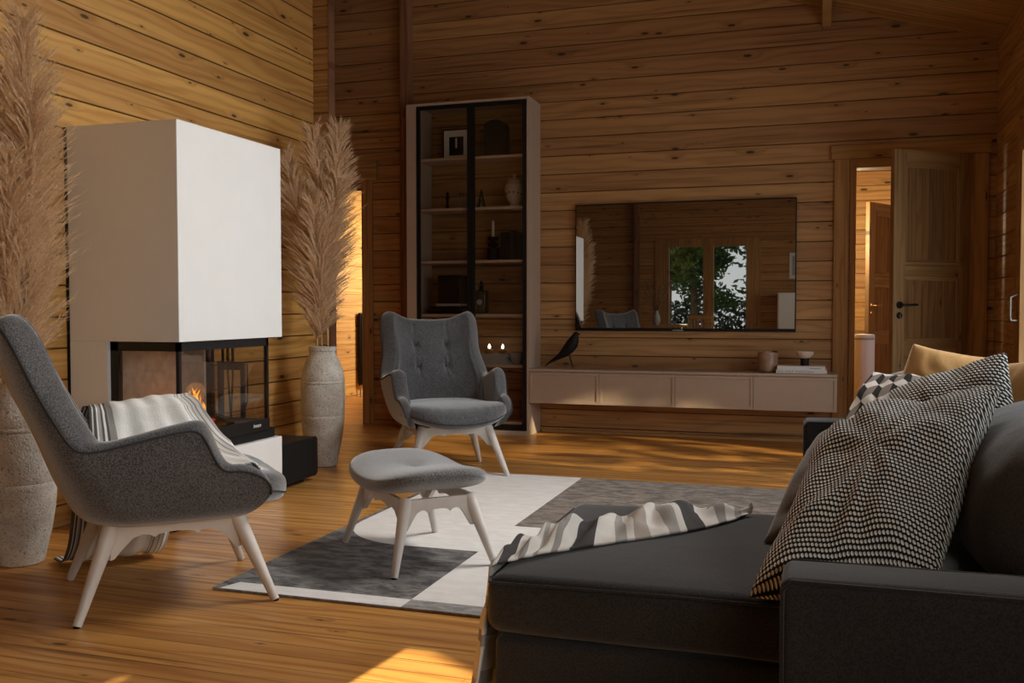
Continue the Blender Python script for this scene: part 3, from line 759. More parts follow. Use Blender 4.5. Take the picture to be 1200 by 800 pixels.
build(MB().box(fx0 + .02, fx1 - .03, fy0 + .03, fy1 - .03, fz0 + .0, fz0 + .045, .004), 'fire_tray', M_blackm, t)
mb = MB(); mb.box(-3.02, -2.90, 4.18, 4.42, fz0 + .045, fz0 + .06, .004); mb.box(-3.0, -2.88, 4.12, 4.2, fz0 + .045, fz0 + .075, .004); build(mb, 'ash_grate', M_black, t)
# maker's lettering on the black lower bar
def text(body, size, loc, rot, mat, name, parent, shear=0, ext=.0004):
    cu = bpy.data.curves.new(name, 'FONT'); cu.body = body; cu.size = size; cu.extrude = ext; cu.shear = shear; cu.resolution_u = 2
    tmp = bpy.data.objects.new('tmp', cu); C.objects.link(tmp)
    dg = bpy.context.evaluated_depsgraph_get(); me = bpy.data.meshes.new_from_object(tmp.evaluated_get(dg))
    bpy.data.objects.remove(tmp); me.name = name
    M = Matrix.Translation(Vector(loc)) @ rot.to_4x4()
    me.transform(Matrix.Translation(-wl(parent)) @ M); me.materials.clear(); me.materials.append(mat)
    o = bpy.data.objects.new(name, me); C.objects.link(o); o.parent = parent; return o
rotx = Matrix(((0, 0, 1), (1, 0, 0), (0, 1, 0)))   # text in the yz plane facing +x
text('hwam', .030, (fx1 + .005, 4.34, fz0 + .022), rotx, M_paper, 'maker_lettering', t, .25)

# logs + fire (things inside the firebox)
def logm(a, b, r, seed):
    rr = random.Random(seed); A, B = Vector(a), Vector(b)
    return MB().tube([A.lerp(B, k / 6) + Vector((rr.gauss(0, .002), rr.gauss(0, .002), 0)) for k in range(7)], [r * (1 + rr.gauss(0, .05)) for _ in range(7)], 12)
for i, (a, b) in enumerate((((-3.18, 3.95, .455), (-3.02, 4.22, .455)), ((-3.05, 3.92, .457), (-3.16, 4.24, .457)), ((-3.12, 3.96, .495), (-3.09, 4.2, .498)))):
    o = build(logm(a, b, .022, i), 'firewood_log', [M_ember], origin=a, smooth=50)
    tag(o, 'glowing red log burning in the glass fireplace behind the white throw', 'log', 'glowing logs')
fl = MB(); rr = random.Random(5)
for i in range(11):
    cx, cy = -3.055 + rr.gauss(0, .02), 4.12 + rr.gauss(0, .026); h = .05 + rr.random() * .115; r = .009 + rr.random() * .010
    ph = rr.random() * 6; pts = []; rs = []
    for k in range(9):
        u = k / 8; pts.append((cx + .012 * math.sin(ph + u * 5), cy + .014 * math.sin(ph * 2 + u * 4), .49 + h * u)); rs.append(max(.0006, r * (math.sin(math.pi * min(1, (u * .85 + .15))) ** .8) * (1 - u * .55)))
    fl.tube(pts, rs, 8)
tag(build(fl, 'fire_flame', M_flame, origin=(-3.10, 4.09, .49), smooth=80), 'small orange flames flickering inside the glass fireplace', 'flame')

# black log drawer pulled beside the plinth
t = thing('log_box', 'low black box with rounded corners beside the white fireplace plinth', 'box', (-3.05, 4.9, 0))
def rbox(x0, x1, y0, y1, z0, z1, r, ax='x'):
    pts = []
    for (cy, cz, a0) in ((y1 - r, z0 + r, -90), (y1 - r, z1 - r, 0), (y0 + r, z1 - r, 90), (y0 + r, z0 + r, 180)):
        for k in range(7): a = R(a0 + 15 * k); pts.append((x0, cy + r * math.cos(a), cz + r * math.sin(a)))
    return MB().prism(pts, (x1 - x0, 0, 0))
mb = rbox(-3.25, -2.93, 4.615, 5.13, .03, .27, .03); build(mb, 'box_body', M_black, t, smooth=30)
build(MB().box(-3.2, -2.98, 4.68, 5.05, 0, .031), 'box_base', M_blackm, t)
build(MB().box(-2.93, -2.924, 4.64, 5.10, .045, .255, .002), 'front_panel', M_blackm, t)

# fireside tool set behind the fireplace
t = thing('fireside_tool_set', 'black metal fireplace tool set seen through the stove glass against the log wall', 'fireplace tools', (-3.38, 4.9, 0))
mb = MB(); mb.box(-3.475, -3.445, 4.89, 4.905, 0.02, .70, .002); mb.box(-3.315, -3.285, 4.89, 4.905, .02, .70, .002); mb.box(-3.475, -3.285, 4.89, 4.905, .68, .73, .002)
build(mb, 'stand_frame', M_black, t); build(MB().box(-3.48, -3.27, 4.82, 4.97, 0, .02, .002), 'stand_base', M_black, t)
for i, x in enumerate((-3.42, -3.385, -3.35)):
    w_ = MB().tube([(x, 4.87, .72), (x, 4.87, .66), (x + (.0, .02, -.02)[i], 4.87, .35), (x + .01, 4.87, .15)], .006)
    if i != 1: w_.tube([(x + .01, 4.87, .15), (x + .01, 4.87, .07)], [.018, .03])
    w_.tube([(x, 4.87, .72), (x, 4.89, .72)], .004)
    tl = build(w_, 'tool', M_black, t, smooth=50)
    build(MB().tube([(x, 4.87, .72), (x, 4.87, .86)], .009), 'tool_handle', M_black, tl, smooth=50)
build(MB().tube([(-3.25, 4.87, .72), (-3.25, 4.87, .50), (-3.29, 4.87, .40), (-3.32, 4.87, .30)], .005), 'tongs', M_black, t, smooth=50)

# ------------------------------------------------------------------ vases with pampas
VP = [(.0, .0), (.080, .0), (.088, .006), (.098, .05), (.118, .14), (.133, .23), (.141, .32), (.1425, .335), (.1395, .341), (.1425, .347), (.146, .42), (.147, .50), (.1455, .545), (.1425, .551), (.1455, .557), (.1445, .565), (.1415, .571), (.143, .577), (.136, .63), (.115, .69), (.093, .735), (.086, .755), (.086, .765), (.090, .77), (.091, .79), (.088, .797), (.078, .797), (.074, .785), (.074, .72), (.0, .70)]
def vase(x, y, label, s=1.0):
    t = thing('floor_vase', label, 'vase', (x, y, 0), group='tall stoneware floor vases')
    build(MB().lathe((x, y, 0), [(r * s, z * s) for r, z in VP[:-5]], 64), 'vase_body', M_vase, t, smooth=35)
    build(MB().lathe((x, y, 0), [(.088 * s, .790 * s), (.089 * s, .7975 * s), (.077 * s, .7975 * s), (.073 * s, .785 * s), (.073 * s, .72 * s), (.0, .70 * s)], 48), 'mouth', M_vase, t, smooth=35)
    return t
vase(-3.155, 5.60, 'tall weathered stoneware floor vase of pampas between the fireplace and doorway')
vase(-3.135, 3.06, 'tall weathered stoneware floor vase of pampas behind the left armchair', 1.0)
def plume(base, tip, L0, wid, label, seed, grp, side=0):
    """stem from base bending to tip; the plume covers the last L0 metres"""
    rr = random.Random(seed); Bv, Tv = Vector(base), Vector(tip)
    t = thing('pampas_stem', label, 'pampas grass', tuple(base), group=grp)
    mid = Bv.lerp(Tv, .5); mid.z += .05; mid.x += (Bv.x - Tv.x) * .25; mid.y += (Bv.y - Tv.y) * .25
    def axis(u): return (Bv * (1 - u) ** 2 + mid * 2 * u * (1 - u) + Tv * u * u)
    st = MB().tube([axis(k / 14) for k in range(15)], [lerp(.0042, .0015, k / 14) for k in range(15)], 6)
    build(st, 'stalk', M_stem, t, smooth=60)
    Ltot = (Tv - Bv).length; u0 = 1 - L0 / Ltot; pm = MB()
    def ribbon(p, d, L, w, droop, nseg=3):
        vs = []; sd = d.cross(Vector((rr.gauss(0, 1), rr.gauss(0, 1), rr.gauss(0, 1)))).normalized(); q = p.copy(); dd = d.copy()
        for k in range(nseg + 1):
            ww = w * (1 - k / nseg) + .0002; vs += [q - sd * ww, q + sd * ww]; q = q + dd * (L / nseg); dd = (dd + droop / nseg).normalized()
        pm.add(vs, [[2 * k, 2 * k + 1, 2 * k + 3, 2 * k + 2] for k in range(nseg)]); return vs
    nb = 420
    for i in range(nb):
        v = (i + rr.random()) / nb; u = lerp(u0, .995, v); p = axis(u); tg = (axis(min(1, u + .01)) - axis(u - .01)).normalized()
        a = rr.random() * 6.283; o1 = tg.orthogonal().normalized(); o2 = tg.cross(o1); rad = o1 * math.cos(a) + o2 * math.sin(a)
        env = (math.sin(math.pi * min(1, .12 + v * .88)) ** .6) * (1 - .35 * v)
        L = wid * (1.5 + .8 * rr.random()) * max(.3, env) + .03
        d = (tg * (1.15 + .6 * v) + rad * (.62 + .42 * rr.random())).normalized()
        dr = Vector((0, 0, -.35)) + rad * .15 + Vector((side * .2, 0, 0))
        ribbon(p, d, L, .0021, dr, 4)
        # seed hairs along the branchlet
        q = p.copy(); dd = d.copy(); nh = 14
        for k in range(nh):
            q = q + dd * (L / nh); dd = (dd + dr / nh).normalized()
            for _ in range(2):
                hd = (dd * 1.5 + Vector((rr.gauss(0, .28), rr.gauss(0, .28), rr.gauss(0, .28)))).normalized()
                hl = .024 + rr.random() * .034; sd = hd.orthogonal().normalized() * .0015
                pm.add([q - sd, q + sd, q + hd * hl], [[0, 1, 2]])
    build(pm, 'plume', M_pampas, t, fixn=False)
V2 = (-3.155, 5.60); V1 = (-3.135, 3.06)
g2 = 'pampas stems in the vase beside the fireplace'; g1 = 'pampas stems in the vase behind the left armchair'
PL2 = [((-3.185, 5.55, 2.19), 1.15, .13, 'tan pampas plume, tallest one on the left of the vase between fireplace and doorway'),
       ((-3.03, 5.62, 2.21), 1.05, .13, 'tan pampas plume, tallest one on the right of the vase between fireplace and doorway'),
       ((-3.33, 5.45, 2.02), 1.10, .13, 'tan pampas plume leaning against the side of the white fireplace hood'),
       ((-2.98, 5.52, 1.86), 1.05, .13, 'tan pampas plume leaning right in front of the bright doorway'),
       ((-3.10, 5.40, 1.70), .85, .12, 'short tan pampas plume at the front of the vase between fireplace and doorway')]
for i, (tip, L, w_, lb) in enumerate(PL2):
    a = i * 1.3; plume((V2[0] + .045 * math.cos(a), V2[1] + .045 * math.sin(a), .71), tip, L, w_, lb, 20 + i, g2, side=(tip[0] - V2[0]) * .5)
PL1 = [((-3.035, 3.02, 2.17), 1.15, .14, 'tan pampas plume, tallest one in the vase at the left edge of the photo'),
       ((-2.97, 3.00, 1.86), 1.12, .14, 'tan pampas plume leaning toward the white fireplace at the left edge'),
       ((-3.17, 2.98, 1.98), 1.10, .14, 'tan pampas plume cut by the left edge of the photo'),
       ((-3.00, 2.90, 1.62), .95, .13, 'short tan pampas plume at the front of the left edge vase'),
       ((-3.23, 3.10, 1.80), 1.00, .13, 'tan pampas plume at the back of the left edge vase')]
for i, (tip, L, w_, lb) in enumerate(PL1):
    a = i * 1.3 + .5; plume((V1[0] + .045 * math.cos(a), V1[1] + .045 * math.sin(a), .71), tip, L, w_, lb, 40 + i, g1)

# ------------------------------------------------------------------ tall display cabinet
CX0, CX1, CY, CZ = -3.355, -2.264, 7.40, 2.775
t = thing('display_cabinet', 'tall taupe display cabinet with two black framed glass doors', 'cabinet', (-2.81, 7.57, 0))
mb = MB(); mb.box(CX0, -3.262, CY, YB - .002, 0, CZ, .003); mb.box(CX1 - .022, CX1, CY, YB - .002, 0, CZ, .003)
mb.box(-3.262, CX1 - .022, CY, YB - .002, CZ - .022, CZ, .002); mb.box(-3.262, CX1 - .022, CY, YB - .002, .0, .04, .002)
build(mb, 'carcass', M_taupe, t)
for z in (2.315, 1.893, 1.452, 1.003, .581, .11):
    build(MB().box(-3.262, CX1 - .022, CY + .03, YB - .004, z - .022, z, .001), 'shelf', M_taupel, t)
SH = dict(a=2.315, b=1.893, c=1.452, d=1.003, e=.581)
xm = -2.77; f = .030
for nm, a, b in (('l', -3.259, xm - .002), ('r', xm + .002, CX1 - .025)):
    d = MB(); z0, z1 = .045, CZ - .026; y0, y1 = CY - .004, CY + .018
    d.box(a, a + f, y0, y1, z0, z1); d.box(b - f, b, y0, y1, z0, z1); d.box(a + f, b - f, y0, y1, z0, z0 + f + .01); d.box(a + f, b - f, y0, y1, z1 - f, z1)
    do = build(d, 'glass_door', M_blackm, t)
    build(MB().box(a + f, b - f, CY + .006, CY + .010, z0 + f, z1 - f), 'pane', G_smoke, do)

# things inside ---------------------------------------------------------------
YS = 7.56
t = thing('picture_frame', 'black framed picture with white mat on the top shelf of the cabinet', 'picture', (-2.96, YS, SH['a']))
z = SH['a']
mb = MB(); mb.box(-3.085, -2.835, YS, YS + .015, z + .001, z + .262, .002); build(mb, 'frame', M_blackm, t)
build(MB().box(-3.073, -2.847, YS - .001, YS + .001, z + .013, z + .25), 'mat_board', M_paper, t)
build(MB().box(-3.025, -2.895, YS - .0025, YS - .0008, z + .04, z + .195), 'print', M_blackm, t)
build(MB().box(-2.968, -2.952, YS - .004, YS - .0022, z + .10, z + .185), 'print_mark', M_paper, t)
t = thing('cloche_lantern', 'dark dome topped lantern on a black tray on the top cabinet shelf', 'lantern', (-2.60, YS, z + .012))
mb = MB(); pts = [(-2.692, YS - .05, z + .013), (-2.508, YS - .05, z + .013), (-2.508, YS - .05, z + .24)] + [(-2.60 + .092 * math.cos(a), YS - .05, z + .255 + .055 * math.sin(a)) for a in [R(180 * k / 10) for k in range(11)]] + [(-2.692, YS - .05, z + .24)]
mb.prism(pts, (0, .12, 0)); build(mb, 'lantern_body', M_blackm, t, smooth=30)
build(MB().tube([(-2.62, YS, z + .31), (-2.61, YS, z + .345), (-2.57, YS, z + .345), (-2.56, YS, z + .31)], .005, 8), 'top_ring', M_steel, t, smooth=50)
build(MB().tube([(-2.69, YS, z + .24), (-2.73, YS, z + .235), (-2.745, YS, z + .23)], .008, 8), 'spout', M_blackm, t, smooth=50)
tag(build(MB().box(-2.735, -2.40, YS - .09, YS + .10, z + .0005, z + .012, .003), 'serving_tray', M_blackm, origin=(-2.57, YS, z)), 'flat black tray under the dark lantern on the top cabinet shelf', 'tray')
z = SH['b']
t = thing('candelabra_figurine', 'small dark figurine with wire branches on the second cabinet shelf', 'figurine', (-2.96, YS, z))
mb = MB().lathe((-3.043, YS, z), [(.022, .0005), (.020, .01), (.008, .05), (.011, .085), (.016, .10), (.009, .12), (.013, .14), (.0, .158)], 20)
build(mb, 'figure_body', M_blackm, t, smooth=50); build(MB().box(-3.06, -2.86, YS - .03, YS + .03, z + .0005, z + .016, .002), 'figure_base', M_blackm, t)
w_ = MB()
for k in range(5):
    x = -3.0 + .03 * k; w_.tube([(x, YS, z + .014), (x + .004, YS, z + .09), (x - .004, YS, z + .13 - .006 * (k % 2))], .0022, 6)
    w_.lathe((x - .004, YS, z + .13 - .006 * (k % 2)), [(.0, -.006), (.006, 0), (.0, .006)], 8)
w_.tube([(-3.01, YS, z + .10), (-2.87, YS, z + .105)], .002, 6); build(w_, 'wire_branches', M_steel, t, smooth=50)
t = thing('folded_figurine', 'small black A-shaped ornament beside the door stile on the second cabinet shelf', 'figurine', (-2.73, YS, z))
mb = MB().tube([(-2.765, YS, z + .004), (-2.735, YS, z + .16), (-2.705, YS, z + .004)], [.014, .009, .014], 10); build(mb, 'ornament_legs', M_blackm, t, smooth=50)
build(MB().tube([(-2.752, YS, z + .06), (-2.718, YS, z + .06)], .006, 8), 'crossbar', M_blackm, t, smooth=50)
t = thing('lidded_jar', 'round pink-white porcelain jar with lid on the second cabinet shelf', 'jar', (-2.44, YS, z))
build(MB().lathe((-2.44, YS, z), [(.03, .0005), (.045, .006), (.035, .03), (.06, .06), (.080, .11), (.085, .155), (.075, .19), (.055, .205)], 32), 'jar_body', M_ceram, t, smooth=50)
build(MB().lathe((-2.44, YS, z), [(.058, .205), (.060, .212), (.045, .232), (.015, .245), (.010, .255), (.016, .265), (.012, .278), (0, .284)], 32), 'lid', M_ceram, t, smooth=50)
mb = MB()
for k in range(14):
    a = 2 * math.pi * k / 14; mb.lathe((-2.44 + .081 * math.cos(a), YS + .081 * math.sin(a), z + .115 + .008 * math.sin(a * 3)), [(0, -.012), (.011, 0), (0, .012)], 8)
build(mb, 'flower_band', M_gold, t, smooth=50)
z = SH['c']
t = thing('candle_holder', 'black stacked bead candle holder with white candle on the third cabinet shelf', 'candle holder', (-2.63, YS, z))
build(MB().lathe((-2.63, YS, z), [(.048, .0005), (.050, .004), (.050, .10), (.047, .104), (.018, .108), (.018, .114), (.040, .122), (.048, .137), (.040, .152), (.018, .158), (.018, .163), (.040, .171), (.047, .186), (.046, .200), (.012, .202), (0, .202)], 32), 'holder', M_blackm, t, smooth=40)
build(MB().lathe((-2.63, YS, z), [(.012, .202), (.0115, .33), (.004, .338), (0, .339)], 20), 'candle', M_candle, t, smooth=50)
for i, (x0, x1, h, lb) in enumerate(((-2.54, -2.47, .232, 'left one of the black boxes beside the black candle holder in the cabinet'), (-2.465, -2.42, .245, 'tallest narrow black box between two others on the third cabinet shelf'), (-2.415, -2.35, .225, 'right one of the black boxes on the third cabinet shelf'))):
    t = thing('storage_box', lb, 'box', ((x0 + x1) / 2, YS, z), group='black boxes on the third cabinet shelf')
    build(MB().box(x0, x1, YS - .07, YS + .08, z + .0005, z + h - .03, .002), 'box_body', M_blackm, t); build(MB().box(x0 - .001, x1 + .001, YS - .072, YS + .082, z + h - .03, z + h, .003), 'lid', M_black, t)
z = SH['d']
for i, (x0, x1, h0, h1, m, lb) in enumerate(((-3.18, -2.87, .001, .035, M_blackm, 'dark lowest book lying under the black box in the cabinet'), (-3.17, -2.88, .035, .068, M_blackm, 'dark middle book lying under the black box in the cabinet'), (-3.11, -2.885, .068, .088, M_ceram2, 'grey thin topmost book lying directly under the black box'))):
    t = thing('book', lb, 'book', ((x0 + x1) / 2, YS, z + h0), group='books on the fourth cabinet shelf')
    build(MB().box(x0, x1, YS - .10, YS - .095, z + h0, z + h1 - .001, .001), 'cover', m, t); build(MB().box(x0 + .004, x1 - .004, YS - .094, YS + .10, z + h0 + .002, z + h1 - .003), 'pages', m, t)
t = thing('square_box', 'black glossy square box standing on the flat books in the cabinet', 'box', (-2.995, YS, z + .088))
build(MB().box(-3.10, -2.89, YS - .08, YS + .08, z + .0885, z + .30, .004), 'box_body', M_black, t); build(MB().box(-3.102, -2.888, YS - .082, YS + .082, z + .30, z + .328, .004), 'lid', M_blackm, t)
t = thing('decanter', 'dark square decanter with stopper on the fourth cabinet shelf', 'bottle', (-2.735, YS, z))
mb = MB().box(-2.79, -2.685, YS - .05, YS + .05, z + .0005, z + .20, .012, seg=3); build(mb, 'bottle_body', plain('dark_bottle_glass', (.02, .02, .018), .1), t, smooth=40)
build(MB().lathe((-2.737, YS, z + .20), [(.03, 0), (.018, .012), (.016, .028), (.024, .032), (.022, .038), (.008, .045), (.013, .062), (.008, .078), (0, .082)], 20), 'stopper', M_blackm, t, smooth=50)
build(MB().lathe((-2.737, YS - .048, z + .10), [(0, -.004), (.022, -.004), (.026, 0)], 20, ax=1), 'label_medallion', M_ceram2, t)
z = SH['e']
for i, (x0, x1, h0, h1, lb) in enumerate(((-2.84, -2.475, .0005, .030, 'lowest white book under the tealights in the cabinet'), (-2.845, -2.50, .030, .060, 'middle white book under the tealights in the cabinet'), (-2.835, -2.49, .060, .088, 'topmost white book directly under the tealights in the cabinet'))):
    t = thing('book', lb, 'book', ((x0 + x1) / 2, YS, z + h0), group='white books under the tealights')
    build(MB().box(x0, x1, YS - .10, YS - .095, z + h0, z + h1 - .001, .001).box(x0, x1, YS - .095, YS + .10, z + h0, z + h0 + .002).box(x0, x1, YS - .095, YS + .10, z + h1 - .003, z + h1 - .001), 'cover', M_ceram2, t); build(MB().box(x0 + .004, x1 - .004, YS - .094, YS + .095, z + h0 + .002, z + h1 - .003), 'pages', M_paper, t)
for i, (x, lb) in enumerate(((-2.665, 'lit tealight in amber glass, left one on the white books in the cabinet'), (-2.545, 'lit tealight in amber glass, right one on the white books in the cabinet'))):
    t = thing('tealight', lb, 'candle', (x, YS, z + .088), group='lit tealights in the cabinet')
    build(MB().lathe((x, YS, z + .088), [(.0, .0), (.030, .0), (.035, .006), (.036, .03), (.034, .034), (.032, .03), (.030, .008), (0, .006)], 24), 'amber_cup', plain('amber_cup%d' % i, (.40, .18, .06), .3), t, smooth=50)
    build(MB().lathe((x, YS, z + .098), [(.020, 0), (.020, .030), (0, .030)], 20), 'wax', M_candle, t, smooth=40)
    build(MB().lathe((x, YS, z + .128), [(.0, 0), (.010, .008), (.012, .018), (.006, .032), (0, .042)], 12), 'flame', M_tiny, t, smooth=60)
t = thing('glass_bowl', 'small smoky glass bowl at the right end of the tealight shelf', 'bowl', (-2.42, YS, z))
build(MB().lathe((-2.42, YS, z), [(.0, .0005), (.03, .0005), (.05, .02), (.062, .06), (.058, .10), (.055, .10), (.058, .06), (.046, .025), (0, .008)], 28), 'bowl_body', M_ceram2, t, smooth=50)
build(MB().lathe((-2.42, YS, z), [(.053, .10), (.056, .103), (.059, .10)], 28), 'rim', M_gold, t, smooth=50)

# ------------------------------------------------------------------ floating console
KX0, KX1, KY, KZ0, KZ1 = CX1 + .001, .128, 7.40, .275, .556
t = thing('floating_console', 'long wall hung taupe media console with four drawer fronts under the television', 'console', (-1.07, 7.57, KZ0))
build(MB().box(KX0, KX1, KY, YB - .002, KZ1 - .022, KZ1, .0025), 'console_top', M_taupe, t)
build(MB().box(KX0 + .001, KX1 - .001, KY + .022, YB - .003, KZ0, KZ1 - .022), 'console_body', M_taupe, t)
splits = [KX0 + .001, -1.678, -1.072, -.477, KX1 - .001]
for a, b in zip(splits, splits[1:]):
    z0, z1 = KZ0, KZ1 - .026
    m = MB(); m.box(a + .0015, b - .0015, KY + .003, KY + .022, z0, z1, .002)
    dr = build(m, 'drawer', M_taupe, t); e = .022
    m = MB(); w2 = .004
    m.box(a + .0015, b - .0015, KY - .003, KY + .003, z1 - e, z1, .001); m.box(a + .0015, b - .0015, KY - .003, KY + .003, z0, z0 + e, .001)
    m.box(a + .0015, a + e, KY - .003, KY + .003, z0 + e, z1 - e, .001); m.box(b - e, b - .0015, KY - .003, KY + .003, z0 + e, z1 - e, .001)
    build(m, 'drawer_moulding', M_taupe, dr)
KT = KZ1
# bird
t = thing('bird_figurine', 'black long-tailed wooden bird ornament at the left end of the console', 'figurine', (-1.93, 7.5, KT))
ax_ = [(-2.160, .014), (-2.13, .040), (-2.08, .072), (-2.03, .100), (-1.99, .130), (-1.955, .165), (-1.925, .205), (-1.908, .240), (-1.900, .268), (-1.893, .290), (-1.893, .302)]
rd = [.003, .007, .014, .024, .038, .048, .050, .040, .028, .022, .008]
build(MB().tube([(x, 7.5, KT + z) for x, z in ax_], rd, 20), 'bird_body', M_blackm, t, smooth=60)
build(MB().tube([(-1.885, 7.5, KT + .288), (-1.868, 7.5, KT + .284), (-1.85, 7.5, KT + .277)], [.010, .005, .001], 10), 'beak', M_blackm, t, smooth=60)
for s in (-1, 1): build(MB().tube([(-1.955, 7.5 + s * .012, KT + .13), (-1.935, 7.5 + s * .018, KT + .06), (-1.915, 7.5 + s * .02, KT + .001)], .003, 8), 'leg', M_blackm, t, smooth=60)
# candle jar
t = thing('candle_jar', 'brown glass jar candle with torn edge near the right end of the console', 'candle', (-.381, 7.55, KT))
jm = MB()
def jar(u, v):
    a = u * 2 * math.pi; top = .158 + .007 * math.sin(a * 3) + .004 * math.sin(a * 7 + 1)
    z = top * v; r = .074 * (1 if v > .04 else .9 + 2.5 * v); return (-.381 + r * math.cos(a), 7.55 + r * math.sin(a), KT + .001 + z)
jm.grid(jar, 64, 12, uv=False, wrap=True); jo = build(jm, 'jar_body', plain('amber_brown_ceramic', (.30, .18, .115), .4, nz=.25, ns=14), t, smooth=60, solid=.003)
build(MB().lathe((-.381, 7.55, KT), [(0, .004), (.066, .004), (.068, .12), (.0, .118)], 40), 'wax', M_candle, t, smooth=40)
# books + bowl on console
for (x0, x1, z0, z1, nm, lb) in ((-.313, .055, .0005, .027, 'lower', 'lower white book of the two lying on the console'), (-.305, .043, .0275, .056, 'upper', 'upper white book of the two on the console, carrying the cup')):
    t = thing('book', lb, 'book', ((x0 + x1) / 2, 7.54, KT + z0), group='white books on the console')
    build(MB().box(x0, x1, 7.44, 7.443, KT + z0, KT + z1, .001).box(x0, x1, 7.443, 7.66, KT + z0, KT + z0 + .002).box(x0, x1, 7.443, 7.66, KT + z1 - .002, KT + z1), 'cover', M_paper, t)
    build(MB().box(x0 + .004, x1 - .004, 7.444, 7.655, KT + z0 + .002, KT + z1 - .002), 'pages', M_candle, t)
    lt = MB(); rr = random.Random(3 if nm == 'lower' else 4)
    if nm == 'lower':
        for k in range(18):
            if k in (3, 8): continue
            x = -.298 + k * .0145; lt.box(x, x + .0035, 7.4392, 7.4400, KT + z0 + .008, KT + z0 + .019); lt.box(x, x + .008, 7.4392, 7.44, KT + z0 + (.017 if k % 2 else .008), KT + z0 + (.019 if k % 2 else .010))
    else:
        for k in range(7): x = -.065 + k * .011; lt.box(x, x + .006, 7.4392, 7.44, KT + z0 + .010, KT + z0 + .018)
    build(lt, 'spine_lettering', M_ink, t)
t = thing('pedestal_bowl', 'small white bowl on a black cylinder foot standing on the two white books', 'bowl', (-.107, 7.55, KT + .056))
build(MB().lathe((-.107, 7.55, KT + .0565), [(.0, 0), (.031, 0), (.031, .052), (0, .052)], 32), 'foot', M_blackm, t, smooth=40)
build(MB().lathe((-.107, 7.55, KT + .0565), [(.020, .0525), (.040, .060), (.060, .080), (.070, .108), (.067, .108), (.056, .083), (.036, .065), (0, .058)], 40), 'cup', M_ceram, t, smooth=50)

# ------------------------------------------------------------------ television
t = thing('television', 'large thin black wall mounted television reflecting the room above the console', 'television', (-1.065, 7.72, .864))
build(MB().box(-1.952, -.178, YB - .036, YB - .008, .863, 1.913, .004), 'screen_bezel', M_blackm, t)
build(MB().box(-1.943, -.187, YB - .0375, YB - .0355, .888, 1.904), 'screen', M_screen, t)
build(MB().box(-1.14, -1.05, YB - .0385, YB - .0362, .868, .876), 'brand_bar', M_steel, t)
build(MB().box(-1.3, -.8, YB - .008, YB - .0005, 1.2, 1.6), 'wall_bracket', M_black, t)

# ------------------------------------------------------------------ sofa
SX0, SX1 = -.065, .98; SY0, SY1 = 1.79, 4.52
t = thing('corner_sofa', 'large charcoal corner sofa with chaise in the right foreground', 'sofa', (.4, 3.1, 0))
F = F_sofa
def softbox(x0, x1, y0, y1, z0, z1, r=.03, crown=0, seg=5, wr=0, seed=0):
    bm = bmesh.new(); bmesh.ops.create_cube(bm, size=1)
    for v in bm.verts: v.co = Vector((x0 + (v.co.x + .5) * (x1 - x0), y0 + (v.co.y + .5) * (y1 - y0), z0 + (v.co.z + .5) * (z1 - z0)))
    bmesh.ops.bevel(bm, geom=bm.edges[:], offset=r, segments=seg, profile=.5, affect='EDGES')
    L = .06
    for ax in range(3):
        lo = (x0, y0, z0)[ax] + r; hi = (x1, y1, z1)[ax] - r; n = max(1, int((hi - lo) / L))
        for k in range(1, n):
            c = Vector((0, 0, 0)); c[ax] = lo + (hi - lo) * k / n; nn = Vector((0, 0, 0)); nn[ax] = 1
            bmesh.ops.bisect_plane(bm, geom=bm.verts[:] + bm.edges[:] + bm.faces[:], plane_co=c, plane_no=nn)
    cx, cy, cz = (x0 + x1) / 2, (y0 + y1) / 2, (z0 + z1) / 2; hx, hy, hz = (x1 - x0) / 2, (y1 - y0) / 2, (z1 - z0) / 2
    for v in bm.verts:
        p = v.co; u = max(0, 1 - ((p.x - cx) / hx) ** 4) * max(0, 1 - ((p.y - cy) / hy) ** 4) if crown else 0
        if crown and p.z > cz: p.z += crown * u
        if wr:
            q = noise.noise(Vector((p.x * 5 + seed, p.y * 5, p.z * 5))) * wr; d = Vector(((p.x - cx) / hx, (p.y - cy) / hy, (p.z - cz) / hz)); 
            v.co += d.normalized() * q
    mb = MB(); bm.verts.ensure_lookup_table(); mb.add([v.co.copy() for v in bm.verts], [[v.index for v in f.verts] for f in bm.faces]); bm.free(); return mb
CH0, CH1 = 1.955, 2.80
build(softbox(-.685, .30, CH0 + .012, CH1 - .005, .045, .322, .02), 'chaise_base', F, t, smooth=50)
co = build(softbox(-.705, .42, CH0, CH1, .326, .458, .035, .012, wr=.004), 'chaise_cushion', F, t, smooth=50)
sm = MB(); r_ = .0035
sm.tube([(-.69, CH0 + .004, .443), (-.30, CH0 + .003, .449), (.0, CH0 + .003, .449)], r_, 6); sm.tube([(-.69, CH0 + .004, .443), (-.698, CH0 + .03, .446), (-.70, CH1 - .05, .446)], r_, 6)
build(sm, 'seam', F, co, smooth=80)
build(softbox(-.03, .95, CH1 + .003, SY1 - .18, .045, .30, .02), 'seat_base', F, t, smooth=50)
build(softbox(SX0 + .01, .45, CH1 + .004, 3.56, .304, .452, .04, .015, wr=.004, seed=2), 'seat_cushion', F, t, smooth=50)
build(softbox(SX0 + .01, .45, 3.564, SY1 - .178, .304, .452, .04, .015, wr=.004, seed=4), 'seat_cushion', F, t, smooth=50)
def arm(y0, y1):
    o = build(softbox(SX0, SX1, y0, y1, .045, .552, .022, .004, wr=.002, seed=y0), 'armrest', F, t, smooth=50)
    s = MB()
    for y in (y0 + .004, y1 - .004): s.tube([(SX0 + .02, y, .06), (SX0 + .004, y, .07), (SX0 + .004, y, .53), (SX0 + .02, y, .548), (SX1 - .03, y, .549)], .004, 6)
    build(s, 'arm_piping', F, o, smooth=80)
